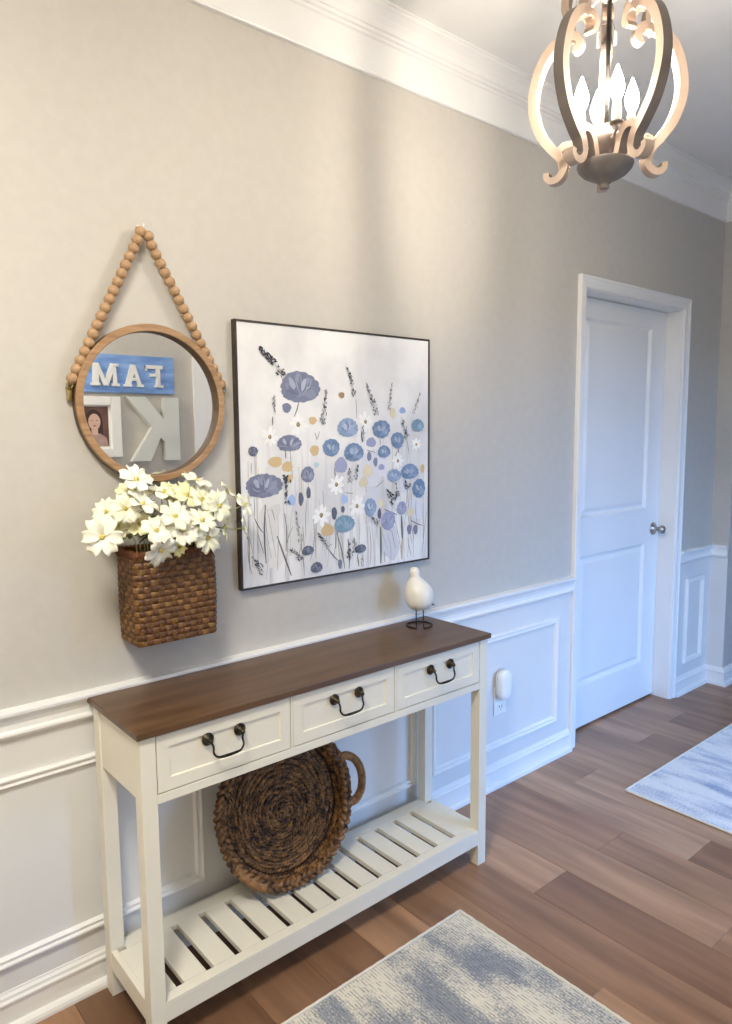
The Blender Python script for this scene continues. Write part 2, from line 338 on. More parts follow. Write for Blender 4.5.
while 1.775 + k * PW < 5.45:
    x0 = 1.775 + k * PW
    j = JOINT.get(k, -rng.uniform(0.2, 1.2)); js = [j]
    while js[-1] > YO: js.append(js[-1] - 1.22)
    while js[0] < 0.16: js.insert(0, js[0] + 1.22)
    js = [min(max(q, YO), 0.16) for q in js]; js = sorted(set(js))
    for i in range(len(js) - 1):
        if js[i + 1] - js[i] > 0.01:
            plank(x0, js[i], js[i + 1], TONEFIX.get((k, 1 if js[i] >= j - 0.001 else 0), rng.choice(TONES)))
    k += 1
# chair rail, baseboard with shoe, crown
RAIL = [(0.0, ZC), (0.030, ZC - 0.001), (0.0315, ZC - 0.005), (0.030, ZC - 0.012), (0.024, ZC - 0.016), (0.018, ZC - 0.026), (0.0145, ZC - 0.038), (0.0145, ZC - 0.051), (0.020, ZC - 0.056), (0.021, ZC - 0.062), (0.016, ZC - 0.068), (0.008, ZC - 0.074), (0.0, ZC - 0.075)]
struct(obj('trim_1', sweep_plan(B(), [(XL, 0), (DX0 - 0.058, 0)], RAIL), WHITE), 'white moulded chair rail behind the console table')
struct(obj('trim_2', sweep_plan(B(), [(DX1 + 0.058, 0), (JX, 0), (JX, JY)], RAIL), WHITE), 'short white chair rail right of the door')
BASE = [(0.0, 0.0), (0.013, 0.0), (0.013, 0.068), (0.017, 0.072), (0.0175, 0.078), (0.013, 0.083), (0.012, 0.090), (0.007, 0.096), (0.006, 0.101), (0.0, 0.102)]
SHOE = [(0.013, 0.0), (0.030, 0.0), (0.030, 0.008), (0.027, 0.016), (0.021, 0.021), (0.013, 0.022)]
def baseboard(n, path, label):
    o = struct(obj(n, sweep_plan(B(), path, BASE), WHITE), label)
    obj('shoe_moulding', sweep_plan(B(), path, SHOE), WHITE, o)
baseboard('baseboard_back', [(XL, 0), (DX0 - 0.058, 0)], 'white baseboard behind the console table')
baseboard('baseboard_right', [(DX1 + 0.058, 0), (JX, 0), (JX, JY), (XR, JY)], 'white baseboard right of the door')
baseboard('baseboard_front', [(1.734, YO), (XL, YO)], 'white baseboard on the wall opposite')
CB = 2.549
CROWN = [(0.0, CB), (0.013, CB), (0.016, CB + 0.005), (0.012, CB + 0.010), (0.012, CB + 0.105), (0.018, CB + 0.110), (0.018, CB + 0.117), (0.026, CB + 0.120), (0.028, CB + 0.128), (0.034, CB + 0.130), (0.037, CB + 0.145), (0.046, CB + 0.162), (0.060, CB + 0.174), (0.068, CB + 0.177), (0.068, CB + 0.184), (0.075, CB + 0.186), (0.075, H), (0.0, H)]
struct(obj('trim_3', sweep_plan(B(), [(XL, 0), (JX, 0), (JX, JY), (XR, JY)], CROWN), WHITE), 'white stepped crown moulding under the ceiling')
struct(obj('trim_4', sweep_plan(B(), [(XR, YO), (XL, YO)], CROWN), WHITE), 'white crown moulding on the wall opposite')
# picture-frame mouldings of the wainscot
PM = [(0.0, 0.004), (0.0, 0.013), (0.004, 0.017), (0.008, 0.0165), (0.011, 0.011), (0.016, 0.012), (0.021, 0.015), (0.024, 0.012), (0.026, 0.007), (0.027, 0.004)]   # (inwards, proud)
tn = [4]
def wain_frame(x0, x1, z0, z1, label):
    tn[0] += 1
    root = bpy.data.objects.new('trim_%d' % tn[0], None); COL.objects.link(root); root.location = ((x0 + x1) / 2, 0, z0); struct(root, label)
    def ring(cx, cz, sx, sz): return [Vector((cx + sx * a, -d, cz + sz * a)) for a, d in PM]
    c = [(x0, z0, 1, 1), (x1, z0, -1, 1), (x1, z1, -1, -1), (x0, z1, 1, -1)]
    for i in range(4): obj('moulding_strip', loft(B(), [ring(*c[i]), ring(*c[(i + 1) % 4])]), WHITE, root)
wain_frame(-0.90, -0.125, 0.165, 0.637, 'white panel moulding at the far left end of the wainscot')
wain_frame(-0.045, 0.735, 0.165, 0.637, 'white panel moulding left behind the console table')
wain_frame(0.81, 1.59, 0.165, 0.637, 'white panel moulding behind the round basket tray')
wain_frame(1.67, 2.455, 0.165, 0.637, 'white panel moulding around the wall outlet')
wain_frame(3.634, 3.836, 0.165, 0.637, 'narrow white panel moulding right of the door')
# door: casing, jambs, slab
CAS = [(0.006, 0.0), (0.006, 0.009), (0.010, 0.0125), (0.020, 0.0135), (0.030, 0.013), (0.036, 0.0155), (0.043, 0.0165), (0.046, 0.0195), (0.055, 0.0195), (0.058, 0.017), (0.058, 0.0)]
root = bpy.data.objects.new('trim_door_casing', None); COL.objects.link(root); root.name = 'trim_10'; root.location = ((DX0 + DX1) / 2, 0, 0); struct(root, 'white moulded casing around the door')
def cr(x, z, sx, sz): return [Vector((x + sx * w_, -d, z + sz * w_)) for w_, d in CAS]
obj('casing_strip', loft(B(), [cr(DX0, 0, -1, 0), cr(DX0, DH, -1, 1)]), WHITE, root)
obj('casing_strip', loft(B(), [cr(DX0, DH, -1, 1), cr(DX1, DH, 1, 1)]), WHITE, root)
obj('casing_strip', loft(B(), [cr(DX1, 0, 1, 0), cr(DX1, DH, 1, 1)]), WHITE, root)
obj('jamb', box(B(), DX0 - 0.02, DX0, -0.001, 0.16, 0, DH + 0.02), WHITE, root)
obj('jamb', box(B(), DX1, DX1 + 0.02, -0.001, 0.16, 0, DH + 0.02), WHITE, root)
obj('jamb', box(B(), DX0, DX1, -0.001, 0.16, DH, DH + 0.02), WHITE, root)
DS = 0.085
door = bpy.data.objects.new('door_1', None); COL.objects.link(door); door.location = ((DX0 + DX1) / 2, DS, 0.008); struct(door, 'white two-panel interior door')
sx0, sx1, sz0, sz1 = DX0 + 0.003, DX1 - 0.003, 0.012, DH - 0.003
PX0, PX1 = DX0 + 0.138, DX1 - 0.138
PZ = [(0.215, 0.855), (1.035, 1.955)]
bm = B()
box(bm, sx0, PX0, DS, DS + 0.035, sz0, sz1); box(bm, PX1, sx1, DS, DS + 0.035, sz0, sz1)
for a, c in ((sz0, PZ[0][0]), (PZ[0][1], PZ[1][0]), (PZ[1][1], sz1)): box(bm, PX0, PX1, DS, DS + 0.035, a, c)
obj('door_slab', bm, DOORW, door)
for z0, z1 in PZ:
    rings = []
    for ins, dp in ((0, 0.0), (0.003, 0.0015), (0.008, 0.008), (0.013, 0.0135), (0.018, 0.0150), (0.023, 0.0145), (0.034, 0.0075), (0.040, 0.0050), (0.044, 0.0045)):
        rings.append([Vector((x, DS + dp, z)) for x, z in ((PX0 + ins, z0 + ins), (PX1 - ins, z0 + ins), (PX1 - ins, z1 - ins), (PX0 + ins, z1 - ins))])
    rings.insert(0, [Vector((v.x, DS + 0.03, v.z)) for v in rings[0]])
    obj('door_panel', loft(B(), rings), DOORW, door)
kx, kz = 3.425, 0.925
kn = obj('door_knob', lathe(B(), [(0.001, -0.001), (0.033, 0.0), (0.034, 0.004), (0.030, 0.007), (0.014, 0.010), (0.011, 0.018), (0.011, 0.034), (0.015, 0.037), (0.021, 0.042), (0.0225, 0.050), (0.020, 0.059), (0.012, 0.064), (0.001, 0.067)], (kx, DS - 0.001, kz), 28, 'y'), NICKEL, door, True)
kn['label'] = 'satin nickel door knob'
# entrance glazing on the wall opposite: the place's daylight
win = bpy.data.objects.new('window_1', None); COL.objects.link(win); win.location = ((WX0 + WX1) / 2, YO - VD - 0.07, WZ0); struct(win, 'tall glazed entrance on the wall opposite')
struct(obj('wall_daylight_baffle', box(box(box(box(B(), WX0 - 0.1, WX0 - 0.0205, YO - VD - 0.12, YO - 0.1405, 0, H), WX1 + 0.0205, WX1 + 0.1, YO - VD - 0.12, YO - 0.1405, 0, H), WX0 - 0.02, WX1 + 0.02, YO - VD - 0.12, YO - 0.1405, WZ1 + 0.0205, WZ1 + 0.1), WX0 - 0.1, WX1 + 0.1, YO - VD - 0.12, YO - 0.1405, -0.06, 0.0), WALL), 'unseen recess added to narrow the daylight opposite the door')
bm = B(); yw0, yw1 = YO - VD - 0.10, YO - VD - 0.05
for x in (WX0, (WX0 + WX1) / 2 - 0.02, WX1 - 0.04): box(bm, x, x + 0.04, yw0, yw1, WZ0, WZ1)
for z in (WZ0, WZ1 - 0.04): box(bm, WX0, WX1, yw0, yw1, z, z + 0.04)
obj('window_frame', bm, WHITE, win)
for x0, x1 in ((WX0 + 0.04, (WX0 + WX1) / 2 - 0.02), ((WX0 + WX1) / 2 + 0.02, WX1 - 0.04)):
    obj('pane', box(B(), x0, x1, YO - VD - 0.078, YO - VD - 0.074, WZ0 + 0.04, WZ1 - 0.04), PANE, win)
bm = B()
for (x0, x1, z0, z1) in ((1.735, WX0, 0, WZ1 + 0.15), (WX1, WX1 + 0.15, 0, WZ1 + 0.15), (WX0, WX1, WZ1, WZ1 + 0.15)):
    box(bm, x0, x1, YO, YO + 0.02, z0, z1, 0.003); 
box(bm, WX0 - 0.02, WX1 + 0.02, YO - VD - 0.12, YO - VD - 0.05, 0.0005, WZ0)
obj('window_casing', bm, WHITE, win)

# ================================================================== CONSOLE TABLE
TX0, TX1, TY0, TY1, TZ = 0.425, 1.617, -0.020, -0.328, 0.7925
LX0, LX1, LYB, LYF, LW = 0.434, 1.610, -0.033, -0.319, 0.037
t = thing('console_table', 'cream white console table with brown top, three drawers and slatted shelf', 'table', ((TX0 + TX1) / 2, (TY0 + TY1) / 2, 0))
tt = obj('table_top', box(B(), TX0, TX1, TY1, TY0, TZ - 0.016, TZ, 0.0015), TOPW, t); tt['label'] = 'brown stained wooden top'
for x in (LX0, LX1 - LW):
    for y in (LYF, LYB - LW):
        bm = B(); box(bm, x, x + LW, y, y + LW, 0.0, TZ - 0.0165, 0.0015); obj('leg', bm, CREAM, t)
AZ0, AZ1 = 0.612, TZ - 0.0165
for x in (LX0 + 0.004, LX1 - 0.018):
    obj('side_apron', box(B(), x, x + 0.014, LYF + LW, LYB - LW, AZ0 + 0.01, AZ1, 0.001), CREAM, t)
obj('back_apron', box(B(), LX0 + LW, LX1 - LW, LYB - 0.018, LYB - 0.004, AZ0 + 0.01, AZ1, 0.001), CREAM, t)
fx0, fx1 = LX0 + LW, LX1 - LW; FY = LYF + 0.001
obj('front_rail', box(B(), fx0, fx1, FY, FY + 0.018, AZ0, 0.634, 0.001), CREAM, t)
obj('front_rail', box(B(), fx0, fx1, FY + 0.004, FY + 0.018, 0.7735, AZ1), CREAM, t)
DRX = [(fx0 + 0.0025, 0.8345), (0.8445, 1.1975), (1.2085, fx1 - 0.0025)]
for x0, x1 in ((0.8365, 0.8425), (1.1995, 1.2065)): obj('divider', box(B(), x0, x1, FY, FY + 0.018, 0.634, 0.7735), CREAM, t)
obj('drawer_case', box(B(), fx0, fx1, FY + 0.022, LYB - 0.03, 0.628, 0.634), CREAM, t)
def pull(cx):
    bm = B(); y0 = LYF + 0.002; z = 0.729; hw = 0.043
    for s in (-1, 1):
        lathe(bm, [(0.001, -0.001), (0.0155, 0.0), (0.0155, 0.003), (0.012, 0.006), (0.007, 0.008), (0.006, 0.012), (0.0055, 0.017), (0.001, 0.018)], (cx + s * hw, y0, z), 20, 'y')
        ball(bm, (cx + s * hw, y0 - 0.017, z - 0.001), 0.0055, 10, 6)
    pts = spline([(cx - hw, y0 - 0.017, z - 0.002), (cx - hw + 0.004, y0 - 0.021, z - 0.014), (cx - hw + 0.003, y0 - 0.024, z - 0.028), (cx - hw + 0.012, y0 - 0.026, z - 0.039), (cx - 0.014, y0 - 0.026, z - 0.042),
                  (cx + 0.014, y0 - 0.026, z - 0.042), (cx + hw - 0.012, y0 - 0.026, z - 0.039), (cx + hw - 0.003, y0 - 0.024, z - 0.028), (cx + hw - 0.004, y0 - 0.021, z - 0.014), (cx + hw, y0 - 0.017, z - 0.002)], 5)
    tube(bm, pts, lambda q: 0.0026 + 0.0012 * math.exp(-((q - 0.5) / 0.12) ** 2), 8)
    return bm
for x0, x1 in DRX:
    z0, z1 = 0.6365, 0.7715; fr = 0.030; yf = LYF + 0.0015
    bm = B(); rings = []
    R4 = lambda i, y: [Vector((x, y, z)) for x, z in ((x0 + i, z0 + i), (x1 - i, z0 + i), (x1 - i, z1 - i), (x0 + i, z1 - i))]
    loft(bm, [R4(0.0005, yf + 0.02), R4(0.0, yf + 0.001), R4(0.001, yf), R4(fr, yf), R4(fr + 0.0015, yf + 0.005), R4(fr + 0.003, yf + 0.005)])
    d = obj('drawer', bm, CREAM, t)
    h = obj('handle', pull((x0 + x1) / 2 + (0.0 if x0 > 0.5 else -0.011)), BRONZE, d, True); h['label'] = 'dark bronze bail pull'
# slatted lower shelf
SZ = 0.1245
sh = obj('shelf', B() if False else box(box(B(), LX0 + LW, LX1 - LW, LYF + 0.002, LYF + 0.018, SZ - 0.052, SZ - 0.0005, 0.001), LX0 + LW, LX1 - LW, LYB - 0.02, LYB - 0.006, SZ - 0.052, SZ - 0.0005, 0.001), CREAM, t)
sh['label'] = 'slatted cream shelf frame'
for x in (LX0 + 0.002, LX1 - 0.016): obj('shelf_end', box(B(), x, x + 0.014, LYF + LW, LYB - LW, SZ - 0.052, SZ, 0.001), CREAM, sh)
obj('shelf_front_strip', box(B(), LX0 + LW, LX1 - LW, LYF + 0.001, -0.289, SZ - 0.014, SZ, 0.001), CREAM, sh)
obj('shelf_back_strip', box(B(), LX0 + LW, LX1 - LW, -0.084, LYB - 0.006, SZ - 0.014, SZ, 0.001), CREAM, sh)
edges = [LX0 + 0.016]
for i in range(13): re = 0.5315 + 0.0803 * i; edges += [re - 0.021, re]
edges.append(LX1 - 0.016)
for i in range(0, len(edges), 2):
    obj('slat', box(B(), edges[i], edges[i + 1], -0.2885, -0.0845, SZ - 0.014, SZ, 0.0008), CREAM, sh)

# ================================================================== ROUND MIRROR ON A BEADED STRAP
MX, MZ, MR = 0.632, 1.522, 0.200
mir = thing('round_mirror', 'round wood-framed mirror hanging from a strap of wooden beads', 'mirror', (MX, -0.006, MZ - MR))
bm = B(); prof = [(MR, 0.006), (MR + 0.0005, 0.030), (MR - 0.002, 0.034), (MR - 0.0165, 0.034), (MR - 0.018, 0.0325), (MR - 0.0185, 0.012), (MR - 0.03, 0.012), (MR - 0.03, 0.006)]
n = 96; vr = []
for k in range(n):
    a = 2 * PI * k / n; vr.append([bm.verts.new((MX + r * math.cos(a), -d, MZ + r * math.sin(a))) for r, d in prof])
for k in range(n):
    a, c = vr[k], vr[(k + 1) % n]
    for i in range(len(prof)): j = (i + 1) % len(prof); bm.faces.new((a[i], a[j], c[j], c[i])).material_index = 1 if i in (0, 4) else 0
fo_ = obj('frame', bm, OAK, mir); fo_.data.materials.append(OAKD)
bm = B(); lathe(bm, [(0.001, 0.007), (MR - 0.019, 0.007), (MR - 0.019, 0.0135), (0.001, 0.0135)], (MX, 0, MZ), 96, 'y')
g = obj('mirror_glass', bm, GLASSM, mir); g['label'] = 'silvered mirror glass'
PEG = Vector((0.622, -0.022, 1.957))
bead_me = None
for s, hk in ((-1, Vector((0.424, -0.020, 1.560))), (1, Vector((0.836, -0.020, 1.560)))):
    hb = B()
    lathe(hb, [(0.001, 0.004), (0.006, 0.004), (0.006, 0.014), (0.001, 0.0145)], (hk.x, 0, hk.z - 0.004), 12, 'y')
    tube(hb, [(hk.x + 0.007 * math.cos(a), -0.020, hk.z + 0.004 + 0.009 * math.sin(a)) for a in [2 * PI * q / 14 for q in range(14)]], 0.0018, 6, True)
    box(hb, hk.x - 0.005, hk.x + 0.005, -0.018, -0.006, hk.z - 0.034, hk.z - 0.008, 0.001)
    h = obj('hook', hb, BRASS, mir, True); h['label'] = 'small brass hook on the mirror edge'
    a = hk + Vector((0, 0, 0.006)); dirv = (PEG - a)
    obj('cord', tube(B(), [a, PEG + Vector((0, 0, 0.001))], 0.0018, 6), TWINE, mir)
    nb = 18; step = 0.0243; L_ = dirv.length
    for i in range(nb):
        q = a + dirv * ((0.014 + step * i) / L_)
        if s > 0 and i == nb - 1: q += Vector((0.004, -0.002, -0.002))
        if s < 0 and i == nb - 1: q += Vector((-0.002, 0.0, 0.0))
        if bead_me is None:
            bm = ball(B(), (0, 0, 0), 0.0138, 14, 10)
            for f in bm.faces: f.smooth = True
            bead_me = bpy.data.meshes.new('bead'); bm.to_mesh(bead_me); bm.free(); bead_me.materials.append(BEADW)
        o = bpy.data.objects.new('bead', bead_me); COL.objects.link(o); o.parent = mir; o.location = q - mir.location
        o.rotation_euler = (rng.uniform(0, 3), rng.uniform(0, 3), 0)
bm = B(); box(bm, PEG.x - 0.008, PEG.x + 0.008, -0.004, 0.0, PEG.z - 0.012, PEG.z + 0.010, 0.001)
tube(bm, spline([(PEG.x, -0.002, PEG.z + 0.004), (PEG.x, -0.016, PEG.z - 0.001), (PEG.x, -0.025, PEG.z + 0.001), (PEG.x, -0.028, PEG.z + 0.010)], 5), 0.0018, 8)
tag(obj('wall_hook', bm, CLIP, None, False, (PEG.x, -0.001, PEG.z)), 'small clear wall hook above the round mirror', 'hook')

# ================================================================== WALL BASKET OF WOVEN SPLINT
KX0, KX1, KZ0, KZ1, KD = 0.524, 0.739, 0.920, 1.158, 0.122
bk = thing('wall_basket', 'brown woven splint wall basket holding white flowers', 'basket', ((KX0 + KX1) / 2, -0.005, KZ0))
def outline(s, z, off):
    """point on the rounded rectangular plan of the basket; s in 0..1"""
    f = (z - KZ0) / (KZ1 - KZ0); bul = 0.003 * math.sin(PI * min(1, max(0, f)))
    x0, x1, y0, y1 = KX0 - bul, KX1 + bul, -(KD + bul), -0.006
    r = 0.014; w, h = x1 - x0 - 2 * r, y1 - y0 - 2 * r
    segs = [('l', w), ('a', PI * r / 2), ('l', h), ('a', PI * r / 2), ('l', w), ('a', PI * r / 2), ('l', h), ('a', PI * r / 2)]
    tot = sum(q[1] for q in segs); d = (s % 1.0) * tot
    corners = [(x0 + r, y0), (x1 - r, y0 + r), (x1, y0 + r), (x1 - r, y1 - r), (x1 - r, y1), (x0 + r, y1 - r), (x0, y1 - r), (x0 + r, y0 + r)]
    dirs = [(1, 0), -90, (0, 1), 0, (-1, 0), 90, (0, -1), 180]
    norm = [(0, -1), None, (1, 0), None, (0, 1), None, (-1, 0), None]
    for i, (kd, ln) in enumerate(segs):
        if d <= ln + 1e-9 or i == 7:
            if kd == 'l':
                px, py = corners[i][0] + dirs[i][0] * d, corners[i][1] + dirs[i][1] * d; nx, ny = norm[i]
            else:
                a = R(dirs[i]) + d / r; nx, ny = math.cos(a), math.sin(a); px, py = corners[i][0] + r * nx, corners[i][1] + r * ny
            return Vector((px + nx * off, py + ny * off, z))
        d -= ln
NS, ROWS = 38, 15; RH = (KZ1 - 0.012 - KZ0) / ROWS; AMP = 0.0024
for i in range(ROWS):
    zc = KZ0 + RH * (i + 0.5); hh = RH * 0.47; bm = B(); rings = []
    for q in range(NS * 4):
        s = q / (NS * 4); ph = math.cos(2 * PI * (q / 8.0) + PI * i)
        o_ = AMP * ph
        rings.append([outline(s, zc - hh, o_ - 0.0006), outline(s, zc - hh * 0.5, o_ + 0.0010), outline(s, zc + hh * 0.5, o_ + 0.0010), outline(s, zc + hh, o_ - 0.0006), outline(s, zc, o_ - 0.0016)])
    vr = [[bm.verts.new(p_) for p_ in r] for r in rings]
    for q in range(len(vr)):
        a, c = vr[q], vr[(q + 1) % len(vr)]
        for k in range(5): bm.faces.new((a[k], a[(k + 1) % 5], c[(k + 1) % 5], c[k]))
    obj('weaver', bm, SPLINT, bk)
per = 2 * (KX1 - KX0 + KD)
for j in range(NS):
    s0 = j / NS; hw = 0.40 / NS; bm = B(); rings = []
    for q in range(ROWS * 4 + 1):
        z = KZ0 + RH * q / 4.0; ph = math.cos(PI * (q - 2) / 4.0 + PI * j); o_ = -AMP * ph
        rings.append([outline(s0 - hw, z, o_ - 0.0004), outline(s0, z, o_ + 0.0008), outline(s0 + hw, z, o_ - 0.0004), outline(s0, z, o_ - 0.0012)])
    obj('stake', loft(bm, rings), SPLINTD, bk)
bm = B(); rings = []
for q in range(120):
    s = q / 120; rings.append([outline(s, KZ1 - 0.017, 0.003), outline(s, KZ1 - 0.010, 0.0055), outline(s, KZ1 - 0.002, 0.0050), outline(s, KZ1, 0.001), outline(s, KZ1 - 0.002, -0.0045), outline(s, KZ1 - 0.016, -0.0045)])
vr = [[bm.verts.new(p_) for p_ in r] for r in rings]
for q in range(120):
    a, c = vr[q], vr[(q + 1) % 120]
    for k in range(6): bm.faces.new((a[k], a[(k + 1) % 6], c[(k + 1) % 6], c[k]))
rim = obj('rim', bm, SPLINTR, bk); rim['label'] = 'red-brown lashed basket rim'
bm = B()
for q in range(60):
    s = q / 60; tube(bm, [outline(s, KZ1 - 0.0185, 0.004), outline(s + 0.004, KZ1 - 0.010, 0.0072), outline(s + 0.008, KZ1 + 0.0005, 0.004), outline(s + 0.008, KZ1 + 0.0012, -0.002)], 0.0017, 5)
obj('lashing', bm, SPLINTR, rim)
obj('basket_bottom', box(B(), KX0 + 0.003, KX1 - 0.003, -KD + 0.003, -0.010, KZ0 - 0.001, KZ0 + 0.004, 0.001), SPLINT, bk)

# ================================================================== FLOWERS
FLW = [(0.539, -0.11, 1.333, 0.044), (0.537, -0.07, 1.305, 0.035), (0.575, -0.07, 1.303, 0.035), (0.501, -0.13, 1.268, 0.041), (0.538, -0.14, 1.276, 0.044), (0.469, -0.1, 1.26, 0.038), (0.433, -0.16, 1.211, 0.049), (0.613, -0.1, 1.298, 0.041), (0.554, -0.18, 1.215, 0.041), (0.557, -0.19, 1.172, 0.046), (0.494, -0.1, 1.223, 0.035), (0.538, -0.12, 1.228, 0.035), (0.703, -0.1, 1.321, 0.044), (0.666, -0.12, 1.289, 0.041), (0.7, -0.13, 1.276, 0.041), (0.739, -0.15, 1.259, 0.046), (0.796, -0.1, 1.286, 0.038), (0.83, -0.12, 1.253, 0.038), (0.824, -0.12, 1.191, 0.035), (0.609, -0.17, 1.243, 0.046), (0.68, -0.17, 1.227, 0.041), (0.621, -0.18, 1.209, 0.046), (0.693, -0.17, 1.183, 0.046), (0.767, -0.12, 1.197, 0.038), (0.623, -0.15, 1.165, 0.024), (0.643, -0.08, 1.295, 0.035)]
FACE = {0: (0.1, -0.75, 0.75), 1: (-0.2, -0.4, 0.9), 2: (0.2, -0.4, 0.9), 3: (-0.15, -1, 0.35), 4: (0.3, -0.6, 0.8), 5: (-0.7, -0.7, 0.5), 6: (-0.45, -1, 0.1), 7: (0.1, -0.4, 0.9), 8: (0.05, -0.9, 0.6), 9: (0.1, -0.75, -0.55),
        12: (0.25, -0.35, 0.9), 15: (0.35, -0.9, 0.35), 16: (0.7, -0.3, 0.7), 17: (0.55, -0.8, 0.45), 18: (0.8, -0.55, 0.15), 19: (-0.05, -0.8, 0.7), 20: (0.1, -0.7, 0.7), 21: (0.0, -0.85, 0.5), 22: (0.25, -1, 0.1), 23: (0.75, -0.6, 0.0), 24: (0.1, -0.9, -0.1)}
FLAB = ['topmost cream flower of the basket bouquet, overlapping the mirror frame',
        'pale cream flower just below the topmost bloom, on its left', 'pale cream flower just below the topmost bloom, on its right',
        'cream flower with golden centre in the upper left of the bouquet', 'upturned cream flower right of the golden centred bloom at upper left',
        'cream flower at the upper left edge of the bouquet, above the lowest left bloom', 'large cream flower hanging lowest left outside the brown wall basket',
        'cream flower at the top middle of the bouquet, left of the gap', 'cream flower above the drooping bloom at the middle of the basket rim',
        'cream flower drooping over the front rim of the brown wall basket', 'pale greenish flower half hidden behind the large lowest left bloom',
        'pale greenish flower among the leaves at the bouquet centre left', 'pale cream flower topmost on the right side of the bouquet',
        'pale yellow cream flower below and left of the topmost right bloom', 'cream flower below and right of the topmost right bloom',
        'bright open cream flower at the right edge of the main bouquet', 'cream flower at the upper right edge of the bouquet beside the painting',
        'cream flower at far right over the painting edge, the upper of two', 'drooping cream flower at far right over the painting edge, the lower of two',
        'large open cream flower in the very middle of the bouquet', 'cream flower right of the bouquet middle, above the basket corner',
        'cream flower just above the right half of the basket rim', 'open cream flower low at the right corner of the basket rim',
        'pale cream flower set back at the lower right of the bouquet', 'small yellow green bloom at the middle of the basket rim',
        'pale cream flower set back at the top middle of the bouquet, right of the gap']
PALE = {1, 2, 10, 11, 23, 25, 13}
def petal_mesh(r, wid, cup, seed):
    q = random.Random(seed); bm = B(); nu, nv = 6, 5; g = []
    for i in range(nu + 1):
        u = i / nu; w_ = wid * r * (0.16 + 0.84 * math.sin(PI * min(1, u * 0.72 + 0.02)) ** 0.8) * (1.0 if u < 0.9 else 0.88)
        row = []
        for k in range(nv + 1):
            v = k / nv * 2 - 1
            notch = (0.07 * r * (1 - abs(v)) ** 1 - 0.05 * r * abs(v) ** 3 + 0.02 * r * math.sin(v * 9 + seed)) * (u ** 6)
            x = 0.06 * r + (r * 0.94) * u - notch
            zz = cup * r * math.sin(u * 1.9) * 0.6 - 0.20 * r * u * u + 0.10 * r * v * v * (0.4 + u) + 0.02 * r * math.sin(5 * v + 7 * u + seed)
            row.append((x, v * w_, zz))
        g.append(row)
    top = [[bm.verts.new(c) for c in row] for row in g]; bot = [[bm.verts.new((c[0], c[1], c[2] - 0.0006)) for c in row] for row in g]
    for i in range(nu):
        for k in range(nv):
            bm.faces.new((top[i][k], top[i + 1][k], top[i + 1][k + 1], top[i][k + 1])); bm.faces.new((bot[i][k], bot[i][k + 1], bot[i + 1][k + 1], bot[i + 1][k]))
    for i in range(nu):
        for k in (0, nv): bm.faces.new((top[i][k], bot[i][k], bot[i + 1][k], top[i + 1][k]) if k == 0 else (top[i][k], top[i + 1][k], bot[i + 1][k], bot[i][k]))
    for k in range(nv):
        bm.faces.new((top[nu][k], bot[nu][k], bot[nu][k + 1], top[nu][k + 1])); bm.faces.new((top[0][k], top[0][k + 1], bot[0][k + 1], bot[0][k]))
    for f in bm.faces: f.smooth = True
    return bm
rf = random.Random(5)
